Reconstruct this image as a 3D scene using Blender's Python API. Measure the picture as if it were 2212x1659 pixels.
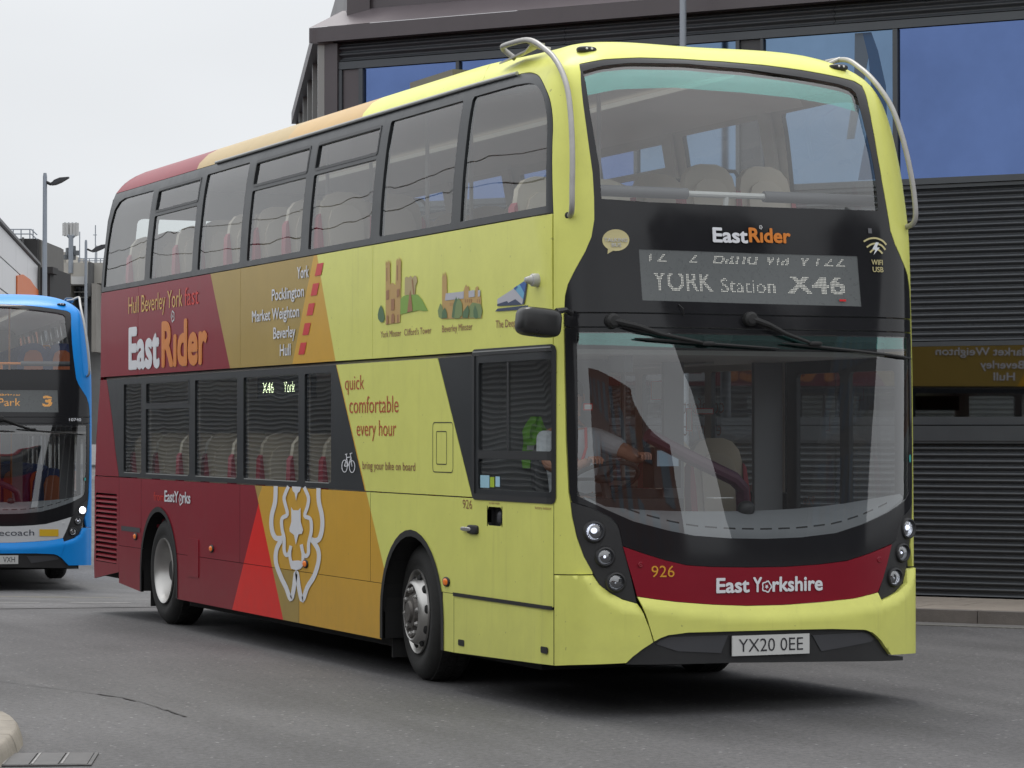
import bpy, bmesh, math, random
import numpy as np
from mathutils import Vector, Matrix, geometry
random.seed(7)
R=math.radians
scn=bpy.context.scene
for o in list(bpy.data.objects): bpy.data.objects.remove(o)
COL=scn.collection
# ------------------------------------------------------------ camera, sky, sun
cam_d=bpy.data.cameras.new('camera'); cam=bpy.data.objects.new('camera',cam_d); COL.objects.link(cam); scn.camera=cam
cam_d.sensor_width=36; cam_d.lens=36*5906.5/2212; cam_d.clip_end=2000; cam_d.clip_start=.1
cam.location=(-6.8611,-14.789,1.7266)
cam.rotation_euler=(R(90)+.0171,0,-.41)
wd=bpy.data.worlds.new('World'); scn.world=wd; wd.use_nodes=True
nt=wd.node_tree; N=nt.nodes; Lk=nt.links; N.clear()
out=N.new('ShaderNodeOutputWorld'); bg=N.new('ShaderNodeBackground')
sky=N.new('ShaderNodeTexSky'); sky.sky_type='NISHITA'; sky.sun_disc=False; sky.sun_elevation=R(63); sky.sun_rotation=R(6); sky.air_density=1.5; sky.dust_density=5
hs=N.new('ShaderNodeHueSaturation'); hs.inputs['Saturation'].default_value=.12; hs.inputs['Value'].default_value=.055
Lk.new(sky.outputs[0],hs.inputs['Color'])
tc=N.new('ShaderNodeTexCoord'); sp=N.new('ShaderNodeSeparateXYZ'); Lk.new(tc.outputs['Generated'],sp.inputs[0])
rp=N.new('ShaderNodeValToRGB'); e=rp.color_ramp.elements
e[0].position=0; e[0].color=(.76,.785,.81,1); e[1].position=1; e[1].color=(1.55,1.57,1.61,1)
m_=rp.color_ramp.elements.new(.14); m_.color=(.80,.825,.855,1)
m_=rp.color_ramp.elements.new(.45); m_.color=(1.10,1.13,1.17,1)
Lk.new(sp.outputs['Z'],rp.inputs[0])
nz=N.new('ShaderNodeTexNoise'); nz.inputs['Scale'].default_value=2.2; nz.inputs['Detail'].default_value=4
mp=N.new('ShaderNodeMapping'); mp.inputs['Scale'].default_value=(1,1,3); Lk.new(tc.outputs['Generated'],mp.inputs[0]); Lk.new(mp.outputs[0],nz.inputs[0])
mr=N.new('ShaderNodeMapRange'); mr.inputs['From Min'].default_value=.3; mr.inputs['From Max'].default_value=.7; mr.inputs['To Min'].default_value=.90; mr.inputs['To Max'].default_value=1.06
Lk.new(nz.outputs[0],mr.inputs[0])
mul=N.new('ShaderNodeVectorMath'); mul.operation='SCALE'; Lk.new(rp.outputs[0],mul.inputs[0]); Lk.new(mr.outputs[0],mul.inputs['Scale'])
mx=N.new('ShaderNodeMix'); mx.data_type='RGBA'; mx.inputs['Factor'].default_value=.9
Lk.new(hs.outputs[0],mx.inputs['A']); Lk.new(mul.outputs[0],mx.inputs['B'])
Lk.new(mx.outputs['Result'],bg.inputs['Color']); bg.inputs['Strength'].default_value=1.0
Lk.new(bg.outputs[0],out.inputs[0])
sd=bpy.data.lights.new('sun','SUN'); sd.energy=1.25; sd.angle=R(25); sd.color=(1,.97,.93)
sun=bpy.data.objects.new('sun',sd); COL.objects.link(sun)
_az=R(84); _el=R(63); sun.rotation_euler=Vector((-math.cos(_el)*math.cos(_az),-math.cos(_el)*math.sin(_az),-math.sin(_el))).to_track_quat('-Z','Y').to_euler()
scn.view_settings.view_transform='Standard'; scn.view_settings.look='None'; scn.view_settings.exposure=.15; scn.view_settings.gamma=1; scn.view_settings.use_curve_mapping=False
scn.cycles.transparent_max_bounces=32; scn.cycles.max_bounces=10; scn.cycles.caustics_reflective=False; scn.cycles.caustics_refractive=False
scn.cycles.use_denoising=True
try: scn.cycles.denoiser='OPENIMAGEDENOISE'
except Exception: pass

# ------------------------------------------------------------ materials
MATS={}
def srgb(r,g,b): return tuple(((c/255)/12.92 if c/255<=.04045 else ((c/255+.055)/1.055)**2.4) for c in (r,g,b))
def pbr(name,col,rough=.5,metal=0,coat=0,noise=.0,nscale=3,bump=0,bscale=200,emit=None,estr=0,spec=.5):
    if name in MATS: return MATS[name]
    m=bpy.data.materials.new(name); m.use_nodes=True; nt=m.node_tree; b=nt.nodes['Principled BSDF']
    b.inputs['Base Color'].default_value=(*col,1); b.inputs['Roughness'].default_value=rough; b.inputs['Metallic'].default_value=metal
    b.inputs['Coat Weight'].default_value=coat; b.inputs['Coat Roughness'].default_value=.04; b.inputs['Specular IOR Level'].default_value=spec
    t=nt.nodes.new('ShaderNodeTexCoord')
    if noise:
        n=nt.nodes.new('ShaderNodeTexNoise'); n.inputs['Scale'].default_value=nscale; n.inputs['Detail'].default_value=6; n.inputs['Roughness'].default_value=.65
        nt.links.new(t.outputs['Object'],n.inputs[0])
        r=nt.nodes.new('ShaderNodeMapRange'); r.inputs['From Min'].default_value=.25; r.inputs['From Max'].default_value=.75; r.inputs['To Min'].default_value=1-noise; r.inputs['To Max'].default_value=1+noise*.6
        nt.links.new(n.outputs[0],r.inputs[0])
        v=nt.nodes.new('ShaderNodeVectorMath'); v.operation='SCALE'; v.inputs[0].default_value=col; nt.links.new(r.outputs[0],v.inputs['Scale']); nt.links.new(v.outputs[0],b.inputs['Base Color'])
        r2=nt.nodes.new('ShaderNodeMapRange'); r2.inputs['To Min'].default_value=max(.02,rough-.08); r2.inputs['To Max'].default_value=rough+.1
        nt.links.new(n.outputs[0],r2.inputs[0]); nt.links.new(r2.outputs[0],b.inputs['Roughness'])
    if bump:
        n=nt.nodes.new('ShaderNodeTexNoise'); n.inputs['Scale'].default_value=bscale; n.inputs['Detail'].default_value=3; nt.links.new(t.outputs['Object'],n.inputs[0])
        bp=nt.nodes.new('ShaderNodeBump'); bp.inputs['Strength'].default_value=bump; bp.inputs['Distance'].default_value=.01; nt.links.new(n.outputs[0],bp.inputs['Height']); nt.links.new(bp.outputs[0],b.inputs['Normal'])
    if emit: b.inputs['Emission Color'].default_value=(*emit,1); b.inputs['Emission Strength'].default_value=estr
    MATS[name]=m; return m
def glass(name,tint,refl=1.5,fac0=.0,rcol=(1,1,1),rough=.0,wav=.0):
    if name in MATS: return MATS[name]
    m=bpy.data.materials.new(name); m.use_nodes=True; nt=m.node_tree; nt.nodes.clear(); n=nt.nodes.new
    o=n('ShaderNodeOutputMaterial'); mix=n('ShaderNodeMixShader'); tr=n('ShaderNodeBsdfTransparent'); gl=n('ShaderNodeBsdfGlossy')
    tr.inputs[0].default_value=(*tint,1); gl.inputs[0].default_value=(*rcol,1); gl.inputs['Roughness'].default_value=rough
    fr=n('ShaderNodeFresnel'); ge=n('ShaderNodeNewGeometry'); im=n('ShaderNodeMath'); im.operation='MULTIPLY_ADD'; im.inputs[1].default_value=1/1.5-1.5; im.inputs[2].default_value=1.5
    nt.links.new(ge.outputs['Backfacing'],im.inputs[0]); nt.links.new(im.outputs[0],fr.inputs['IOR'])
    ma=n('ShaderNodeMath'); ma.operation='MULTIPLY_ADD'; ma.use_clamp=True; ma.inputs[1].default_value=refl; ma.inputs[2].default_value=fac0
    nt.links.new(fr.outputs[0],ma.inputs[0]); nt.links.new(ma.outputs[0],mix.inputs[0]); nt.links.new(tr.outputs[0],mix.inputs[1]); nt.links.new(gl.outputs[0],mix.inputs[2]); nt.links.new(mix.outputs[0],o.inputs[0])
    if wav:
        t=n('ShaderNodeTexCoord'); z=n('ShaderNodeTexNoise'); z.inputs['Scale'].default_value=1.6; z.inputs['Detail'].default_value=1
        bp=n('ShaderNodeBump'); bp.inputs['Strength'].default_value=1; bp.inputs['Distance'].default_value=wav
        nt.links.new(t.outputs['Object'],z.inputs[0]); nt.links.new(z.outputs[0],bp.inputs['Height']); nt.links.new(bp.outputs[0],gl.inputs['Normal']); nt.links.new(bp.outputs[0],fr.inputs['Normal'])
    MATS[name]=m; return m
YEL=(.77,.785,.195); CRIM=(.26,.006,.020); OCH=(.43,.30,.075); GOLD=(.68,.385,.040); RED=(.82,.014,.008)
def livery(name='livery_paint'):
    """zones of paint split by straight diagonals in the bus's own Y,Z"""
    m=bpy.data.materials.new(name); m.use_nodes=True; nt=m.node_tree; b=nt.nodes['Principled BSDF']; n=nt.nodes.new; L=nt.links.new
    t=n('ShaderNodeTexCoord'); s=n('ShaderNodeSeparateXYZ'); L(t.outputs['Object'],s.inputs[0])
    def half(a,bz,c):   # 1 where a*Y + bz*Z > c
        m1=n('ShaderNodeMath'); m1.operation='MULTIPLY'; m1.inputs[1].default_value=a; L(s.outputs['Y'],m1.inputs[0])
        m2=n('ShaderNodeMath'); m2.operation='MULTIPLY_ADD'; m2.inputs[1].default_value=bz; L(s.outputs['Z'],m2.inputs[0]); L(m1.outputs[0],m2.inputs[2])
        m3=n('ShaderNodeMath'); m3.operation='GREATER_THAN'; m3.inputs[1].default_value=c; L(m2.outputs[0],m3.inputs[0]); return m3.outputs[0]
    def AND(a,b_):
        q=n('ShaderNodeMath'); q.operation='MULTIPLY'; L(a,q.inputs[0]); L(b_,q.inputs[1]); return q.outputs[0]
    def mix(f,ca,cb):
        q=n('ShaderNodeMix'); q.data_type='RGBA'; L(f,q.inputs['Factor'])
        if isinstance(ca,tuple): q.inputs['A'].default_value=(*ca,1)
        else: L(ca,q.inputs['A'])
        q.inputs['B'].default_value=(*cb,1); return q.outputs['Result']
    hiB=AND(half(1,-.52,4.26-.52*2.22),half(0,1,2.22)); loB=AND(half(1,-.68,3.62-.68*1.29),half(0,-1,-2.22))
    c=mix(hiB,YEL,GOLD); c=mix(loB,c,GOLD)
    c=mix(AND(half(1,.6,4.78+.6*3.03),half(0,1,2.22)),c,OCH)
    c=mix(AND(half(1,1.1,5.98+1.1*1.29),half(0,-1,-1.35)),c,OCH)
    c=mix(AND(half(1,0,5.09),half(0,-1,-.646)),c,OCH)
    A=half(1,-.69,7.40-.69*3.06)
    c=mix(A,c,CRIM)
    c=mix(AND(AND(A,half(-1,-.776,-6.10-.776*1.12)),half(0,-1,-1.3)),c,RED)
    roof=half(0,1,3.98)
    c=mix(AND(roof,half(-1,.9,-4.21+.9*4.16)),c,YEL)
    c=mix(AND(roof,half(1,-.9,4.21-.9*4.16)),c,(.60,.38,.13))
    c=mix(AND(roof,half(1,-.9,5.85-.9*4.1)),c,(.50,.36,.15))
    c=mix(AND(roof,half(1,-.7,8.2-.7*4.0)),c,CRIM)
    z=n('ShaderNodeTexNoise'); z.inputs['Scale'].default_value=2.5; z.inputs['Detail'].default_value=7; z.inputs['Roughness'].default_value=.7; L(t.outputs['Object'],z.inputs[0])
    r=n('ShaderNodeMapRange'); r.inputs['From Min'].default_value=.3; r.inputs['From Max'].default_value=.7; r.inputs['To Min'].default_value=.93; r.inputs['To Max'].default_value=1.03; L(z.outputs[0],r.inputs[0])
    # road film, heavier low on the panels, broken up by noise
    gm=n('ShaderNodeMapRange'); gm.inputs['From Min'].default_value=.9; gm.inputs['From Max'].default_value=.2; gm.inputs['To Min'].default_value=0; gm.inputs['To Max'].default_value=.22; L(s.outputs['Z'],gm.inputs[0])
    z2=n('ShaderNodeTexNoise'); z2.inputs['Scale'].default_value=9; z2.inputs['Detail'].default_value=8; L(t.outputs['Object'],z2.inputs[0])
    gq=n('ShaderNodeMath'); gq.operation='MULTIPLY'; L(gm.outputs[0],gq.inputs[0]); L(z2.outputs[0],gq.inputs[1])
    v=n('ShaderNodeVectorMath'); v.operation='SCALE'; L(c,v.inputs[0]); L(r.outputs[0],v.inputs['Scale'])
    dm=n('ShaderNodeMix'); dm.data_type='RGBA'; L(gq.outputs[0],dm.inputs['Factor']); L(v.outputs[0],dm.inputs['A']); dm.inputs['B'].default_value=(.17,.15,.12,1)
    st=n('ShaderNodeTexNoise'); st.inputs['Scale'].default_value=1.0; st.inputs['Detail'].default_value=6; st.inputs['Roughness'].default_value=.75; sm=n('ShaderNodeMapping'); sm.inputs['Scale'].default_value=(9,9,.55); L(t.outputs['Object'],sm.inputs[0]); L(sm.outputs[0],st.inputs[0])
    sr=n('ShaderNodeMapRange'); sr.inputs['From Min'].default_value=.56; sr.inputs['From Max'].default_value=.80; sr.inputs['To Max'].default_value=.18; L(st.outputs[0],sr.inputs[0])
    d2=n('ShaderNodeMix'); d2.data_type='RGBA'; L(sr.outputs[0],d2.inputs['Factor']); L(dm.outputs['Result'],d2.inputs['A']); d2.inputs['B'].default_value=(.16,.13,.08,1); L(d2.outputs['Result'],b.inputs['Base Color'])
    sp2=n('ShaderNodeTexNoise'); sp2.inputs['Scale'].default_value=26; sp2.inputs['Detail'].default_value=2; L(t.outputs['Object'],sp2.inputs[0])
    sq=n('ShaderNodeMapRange'); sq.inputs['From Min'].default_value=.735; sq.inputs['From Max'].default_value=.76; sq.inputs['To Max'].default_value=.35; L(sp2.outputs[0],sq.inputs[0])
    d3=n('ShaderNodeMix'); d3.data_type='RGBA'; L(sq.outputs[0],d3.inputs['Factor']); L(d2.outputs['Result'],d3.inputs['A']); d3.inputs['B'].default_value=(.10,.09,.07,1); L(d3.outputs['Result'],b.inputs['Base Color'])
    b.inputs['Roughness'].default_value=.36; b.inputs['Specular IOR Level'].default_value=.22; b.inputs['Coat Weight'].default_value=.06; b.inputs['Coat Roughness'].default_value=.06
    bn=n('ShaderNodeTexNoise'); bn.inputs['Scale'].default_value=1.3; bn.inputs['Detail'].default_value=1; L(t.outputs['Object'],bn.inputs[0])
    bp=n('ShaderNodeBump'); bp.inputs['Strength'].default_value=1; bp.inputs['Distance'].default_value=.012; L(bn.outputs[0],bp.inputs['Height']); L(bp.outputs[0],b.inputs['Coat Normal'])
    return m
M_LIV=livery()
M_YEL=livery('front_paint')
M_CRIM=pbr('crimson_paint',(.24,.007,.020),.3,coat=.12,noise=.08,spec=.3)
M_BLUE=pbr('blue_paint',(.006,.27,.78),.35,coat=.05,noise=.06,spec=.3)
M_WHITEP=pbr('white_paint_bus',(.62,.63,.64),.35,coat=.3,noise=.05)
M_BLKGL=pbr('black_glass_print',(.016,.016,.018),.10,noise=.08,nscale=4,spec=.42)
M_BAND=pbr('window_band_black',(.024,.027,.030),.3,noise=.15,nscale=5,spec=.35)
M_RUB=pbr('black_rubber',(.018,.018,.018),.65,noise=.2)
M_PLAS=pbr('black_plastic',(.022,.022,.023),.4,noise=.2,bump=.2,bscale=300)
M_GREYP=pbr('dark_grey_insert',(.055,.056,.062),.5,noise=.1)
M_LIN=pbr('interior_lining',(.62,.59,.54),.6,noise=.05)
M_CEIL=pbr('ceiling_lining',(.76,.71,.67),.5)
M_FLOOR=pbr('bus_floor',(.06,.055,.06),.6,noise=.2)
M_BULK=pbr('bulkhead_grey',(.20,.20,.21),.5)
M_CREAM=pbr('cream_leather',(.48,.41,.32),.45,noise=.1)
M_SEATR=pbr('crimson_seat',(.33,.02,.04),.5,noise=.1)
M_SEATD=pbr('dark_plum_seat',(.07,.015,.03),.6)
M_METAL=pbr('brushed_steel',(.52,.51,.49),.35,metal=.85,noise=.12,nscale=8)
M_GREYT=pbr('grey_tube_paint',(.40,.39,.37),.4,metal=.2,noise=.15,nscale=14)
M_WHITE=pbr('white_vinyl',(.78,.79,.82),.35)
M_ORNG=pbr('orange_vinyl',(.72,.22,.02),.35)
M_SILV=pbr('silver_reflector',(.85,.86,.88),.22,metal=1,bump=.8,bscale=60)
M_TYRE=pbr('tyre_rubber',(.022,.022,.021),.75,noise=.35,nscale=12,bump=.3,bscale=60)
RAILW=pbr('white_rail',(.62,.62,.60),.4)
M_UNDER=pbr('underbody_black',(.012,.012,.012),.8)
MV={'white':M_WHITE,'orange':M_ORNG,'cream':pbr('cream_vinyl',(.62,.55,.28),.4),'stone':pbr('stone_print',(.54,.34,.11),.4),'stone_dark':pbr('stone_dark_print',(.36,.17,.07),.4),'stone_pale':pbr('stone_pale_print',(.48,.38,.18),.4),
 'tree_green':pbr('tree_print',(.08,.17,.07),.4),'tree_pale':pbr('tree_pale_print',(.20,.28,.10),.4),'hill_green':pbr('hill_print',(.22,.40,.05),.4),'roof_white':pbr('roof_print',(.50,.50,.55),.4),
 'navy':pbr('navy_print',(.03,.05,.11),.4),'blue_mid':pbr('blue_print',(.03,.12,.38),.4),'cyan_pale':pbr('cyan_print',(.15,.42,.62),.4),'red':pbr('red_vinyl',(.65,.012,.015),.35),
 'gold':pbr('gold_vinyl',(.72,.44,.08),.35),'brown':pbr('brown_vinyl',(.28,.10,.06),.4),'rust':pbr('rust_vinyl',(.50,.09,.025),.4),'fadedred':pbr('faded_red_vinyl',(.68,.035,.02),.4),'pale':pbr('pale_white_vinyl',(.60,.60,.60),.4),'black':M_RUB,'amberv':pbr('amber_vinyl',(.70,.33,.03),.4),'greyv':pbr('grey_vinyl',(.13,.13,.14),.4),'plateink':pbr('plate_ink',(.02,.02,.025),.4)}
G_SIDE=glass('side_window_glass',(.84,.87,.86),1.15,.0,wav=.002)
G_FRONT=glass('windscreen_glass',(.90,.92,.915),1.5,.05,wav=.0012)
G_LOW=glass('lower_windscreen_glass',(.80,.82,.82),2.1,.045,wav=.003)
G_TEAL=glass('windscreen_teal_band',(.30,.66,.60),1.2,.26,rcol=(.16,.62,.54))
G_FAC=None

# ------------------------------------------------------------ helpers
def tag(o,label=None,cat=None,group=None,kind=None):
    if label: o['label']=label
    if cat: o['category']=cat
    if group: o['group']=group
    if kind: o['kind']=kind
    return o
def empty(name,loc=(0,0,0),rz=0):
    o=bpy.data.objects.new(name,None); COL.objects.link(o); o.location=loc; o.rotation_euler=(0,0,rz); o.empty_display_size=.3; return o
def mesh(name,V,F,mats,parent=None,smooth=False,midx=None,sharp=None):
    me=bpy.data.meshes.new(name); me.from_pydata([tuple(v) for v in V],[],[tuple(f) for f in F])
    for m in (mats if isinstance(mats,(list,tuple)) else [mats]): me.materials.append(m)
    if midx is not None: me.polygons.foreach_set('material_index',midx)
    if smooth is True: me.polygons.foreach_set('use_smooth',[True]*len(F))
    elif smooth: me.polygons.foreach_set('use_smooth',smooth)
    me.update()
    if smooth is True and sharp is not False:
        try: me.set_sharp_from_angle(angle=R(sharp or 35))
        except Exception: pass
    o=bpy.data.objects.new(name,me); COL.objects.link(o)
    if parent is not None: o.parent=parent
    return o
class MB:
    def __init__(s): s.V=[];s.F=[];s.m=[]
    def add(s,V,F,mi=0):
        k=len(s.V); s.V+= [tuple(v) for v in V]; s.F+=[tuple(i+k for i in f) for f in F]; s.m+=[mi]*len(F)
    def box(s,a,b,mi=0,fr=None):
        x0,y0,z0=a;x1,y1,z1=b
        V=[(x0,y0,z0),(x1,y0,z0),(x1,y1,z0),(x0,y1,z0),(x0,y0,z1),(x1,y0,z1),(x1,y1,z1),(x0,y1,z1)]
        if fr: V=[fr(*v) for v in V]
        s.add(V,[(0,3,2,1),(4,5,6,7),(0,1,5,4),(1,2,6,5),(2,3,7,6),(3,0,4,7)],mi)
    def tube(s,P,r,n=8,mi=0,caps=True):
        P=[Vector(p) for p in P]; rings=[]; up=None
        for i,p in enumerate(P):
            t=(P[min(i+1,len(P)-1)]-P[max(i-1,0)]).normalized()
            if up is None: up=Vector((0,0,1)) if abs(t.z)<.9 else Vector((1,0,0))
            a=t.cross(up).normalized(); b=a.cross(t).normalized(); up=b
            rr=r[i] if isinstance(r,(list,tuple)) else r
            rings.append([p+a*rr*math.cos(2*math.pi*k/n)+b*rr*math.sin(2*math.pi*k/n) for k in range(n)])
        V=[v for q in rings for v in q]; F=[]
        for i in range(len(P)-1):
            for k in range(n):
                a=i*n+k;b=i*n+(k+1)%n; F.append((a,b,b+n,a+n))
        if caps: F.append(tuple(range(n))[::-1]); F.append(tuple((len(P)-1)*n+k for k in range(n)))
        s.add(V,F,mi)
    def lathe(s,prof,c,ax='x',n=40,mi=0,rot=None):
        """prof: (axial,radius) list; revolve about axis through c"""
        V=[];F=[]
        for (a,r) in prof:
            for k in range(n):
                t=2*math.pi*k/n; q={'x':(a,r*math.cos(t),r*math.sin(t)),'y':(r*math.cos(t),a,r*math.sin(t)),'z':(r*math.cos(t),r*math.sin(t),a)}[ax]
                if rot: q=rot@Vector(q)
                V.append((c[0]+q[0],c[1]+q[1],c[2]+q[2]))
        for i in range(len(prof)-1):
            for k in range(n):
                a=i*n+k;b=i*n+(k+1)%n; F.append((a,b,b+n,a+n))
        s.add(V,F,mi)
    def blob(s,c,rad,p=2.5,nu=20,nv=14,mi=0,rot=None):
        V=[];F=[];sg=lambda v,e: math.copysign(abs(v)**e,v)
        for j in range(nv+1):
            ph=-math.pi/2+math.pi*j/nv
            for i in range(nu):
                th=2*math.pi*i/nu
                q=Vector((rad[0]*sg(math.cos(ph),2/p)*sg(math.cos(th),2/p),rad[1]*sg(math.cos(ph),2/p)*sg(math.sin(th),2/p),rad[2]*sg(math.sin(ph),2/p)))
                if rot: q=rot@q
                V.append((c[0]+q[0],c[1]+q[1],c[2]+q[2]))
        for j in range(nv):
            for i in range(nu):
                a=j*nu+i;b=j*nu+(i+1)%nu; F.append((a,b,b+nu,a+nu))
        s.add(V,F,mi)
    def build(s,name,mats,parent=None,smooth=False,sharp=None):
        mats=mats if isinstance(mats,(list,tuple)) else [mats]
        return mesh(name,s.V,s.F,mats,parent,smooth,s.m if len(mats)>1 else None,sharp)
def pch(T):
    x=[a for a,b in T];y=[b for a,b in T];h=[x[i+1]-x[i] for i in range(len(x)-1)];dl=[(y[i+1]-y[i])/h[i] for i in range(len(h))]
    m=[0]*len(x);m[0]=dl[0];m[-1]=dl[-1]
    for i in range(1,len(x)-1):
        m[i]=0 if dl[i-1]*dl[i]<=0 else (3*(h[i-1]+h[i]))/((2*h[i]+h[i-1])/dl[i-1]+(h[i]+2*h[i-1])/dl[i])
    tab=[]
    for k in range(0,4401):
        z=min(max(k/1000,x[0]),x[-1]);i=0
        while i<len(h)-1 and z>=x[i+1]: i+=1
        t=(z-x[i])/h[i]
        tab.append((1+2*t)*(1-t)**2*y[i]+t*(1-t)**2*h[i]*m[i]+t*t*(3-2*t)*y[i+1]+t*t*(t-1)*h[i]*m[i+1])
    def f(z):
        q=min(max(z*1000,0),4399.0);k=int(q);a=q-k;return tab[k]*(1-a)+tab[k+1]*a
    return f
# ------------------------------------------------------------ bus body surface
HW=1.275; DD=.46; PX=3.2; QY=2.2
fz=pch([(0, 0.03), (0.3, 0.0), (0.9, 0.0), (1.4, 0.0), (2.0, 0.0), (2.5, 0.01), (2.9, 0.025), (3.3, 0.075), (3.7, 0.165), (3.95, 0.27), (4.05, 0.355), (4.12, 0.47), (4.18, 0.62), (4.225, 0.85), (4.25, 1.1), (4.28, 1.7)])
sz=pch([(0, 0.0), (2.9, 0.0), (3.3, 0.017), (3.6, 0.045), (3.85, 0.085), (3.97, 0.13), (4.06, 0.205), (4.13, 0.3), (4.19, 0.43), (4.235, 0.6), (4.26, 0.78), (4.28, 1.1)])
sb=pch([(0, 0), (2.9, 0), (3.3, 0.017), (3.6, 0.045), (3.85, 0.08), (3.97, 0.11), (4.05, 0.15), (4.12, 0.215), (4.18, 0.3), (4.23, 0.42), (4.26, 0.58), (4.28, 1.1)])
gz=pch([(0, 0), (0.9, 0), (1.5, 0.04), (2.0, 0.09), (2.4, 0.14), (2.8, 0.18), (3.2, 0.19), (4.28, 0.19)])
rz_=pch([(0,11.45),(.9,11.45),(1.5,11.41),(1.87,11.34),(2.04,11.27),(2.2,11.24),(2.46,11.23),(3.5,11.22),(3.7,11.21),(3.85,11.20),(4.0,11.17),(4.12,11.10),(4.2,10.98),(4.25,10.8),(4.28,10.45)])
_N=2000;_xs=[0.]*(_N+1);_ys=[0.]*(_N+1);_ls=[0.]*(_N+1)
for i in range(_N+1):
    a=i/_N*math.pi/2; _xs[i]=math.sin(a)**(2/PX); _ys[i]=1-max(0,math.cos(a))**(2/QY)
    if i: _ls[i]=_ls[i-1]+math.hypot((_xs[i]-_xs[i-1])*HW,(_ys[i]-_ys[i-1])*DD)
_S=np.linspace(0,1,1001); _LX=np.interp(_S,np.array(_ls)/_ls[-1],_xs).tolist(); _LY=np.interp(_S,np.array(_ls)/_ls[-1],_ys).tolist()
def lut(T,s):
    q=min(abs(s),1)*1000;k=min(int(q),999);a=q-k;return T[k]*(1-a)+T[k+1]*a
def S(s,z):
    g=-1 if s<0 else 1
    if abs(s)<=1:
        return (HW+(HW-sz(z))*g*lut(_LX,s), fz(z)+DD*lut(_LY,s)+gz(z)*(1-s*s)**1.5, z)
    b=min(1,(abs(s)-1)/1.2);b=b*b*(3-2*b);w=HW-(sz(z)*(1-b)+sb(z)*b)
    return (HW+g*w,fz(z)+DD+abs(s)-1,z)
def sY(Y,z):
    y1=fz(z)+DD
    if Y>=y1: return 1+Y-y1
    lo,hi=.3,1.
    for _ in range(22):
        m=(lo+hi)/2
        if S(m,z)[1]<Y: lo=m
        else: hi=m
    return (lo+hi)/2
RD=.30
def side_off(Y,z):
    """offside skin at Y,z with the rounded rear corner"""
    return S(-sY(Y,z),z)
def side_near(Y,z):
    p=S(-sY(Y,z),z); return (2*HW-p[0],p[1],p[2])
def rear_s(s,z):
    w=HW-sb(z); g=-1 if s<0 else 1
    return (HW+w*g*lut(_LX,s), rz_(z)-RD*lut(_LY,s), z)
def front_s(s,z): return S(s,z)
# roof parametrisation stretches where z is nearly constant
_vt=[0.]
for k in range(1,4281):
    z0=(k-1)/1000;z1=k/1000; _vt.append(_vt[-1]+math.hypot(.001,max(abs(sb(z1)-sb(z0)),.6*abs(fz(z1)-fz(z0)))))
_vt=np.array(_vt)
def z2v(z): return float(np.interp(z*1000,np.arange(4281),_vt))
def v2z(v): return float(np.interp(v,_vt,np.arange(4281)/1000))
SC=1.55
def densify(P,step,closed=True):
    out=[];n=len(P)
    for i in range(n if closed else n-1):
        a=P[i];b=P[(i+1)%n];L=math.hypot(b[0]-a[0],b[1]-a[1]);k=max(1,int(math.ceil(L/step)))
        for j in range(k): out.append((a[0]+(b[0]-a[0])*j/k,a[1]+(b[1]-a[1])*j/k))
    if not closed: out.append(P[-1])
    return out
def inpoly(x,y,P):
    c=False;n=len(P);j=n-1
    for i in range(n):
        xi,yi=P[i];xj,yj=P[j]
        if (yi>y)!=(yj>y) and x<(xj-xi)*(y-yi)/(yj-yi)+xi: c=not c
        j=i
    return c
def tri2d(outer,holes,step,stepv=None):
    loops=[densify(outer,step)]+[densify(h,step) for h in holes]
    pts=[];edges=[]
    for L in loops:
        k=len(pts);n=len(L);pts+=[Vector(p) for p in L];edges+=[(k+i,k+(i+1)%n) for i in range(n)]
    xs=[p[0] for p in loops[0]];ys=[p[1] for p in loops[0]]
    bp=np.array([tuple(p) for p in pts])
    sx=step;sy=stepv or step
    y=min(ys)+sy*.5;row=0
    while y<max(ys):
        x=min(xs)+sx*(.5 if row%2 else .25)
        while x<max(xs):
            if inpoly(x,y,loops[0]) and not any(inpoly(x,y,h) for h in loops[1:]):
                d=((bp[:,0]-x)**2+(bp[:,1]-y)**2).min()
                if d>(.35*min(sx,sy))**2: pts.append(Vector((x,y)))
            x+=sx
        y+=sy;row+=1
    r=geometry.delaunay_2d_cdt(pts,edges,[],0,1e-6)
    V=[tuple(p) for p in r[0]];F=[]
    for f in r[2]:
        cx=sum(V[i][0] for i in f)/len(f);cy=sum(V[i][1] for i in f)/len(f)
        if inpoly(cx,cy,loops[0]) and not any(inpoly(cx,cy,h) for h in loops[1:]): F.append(tuple(f))
    return V,F
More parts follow.
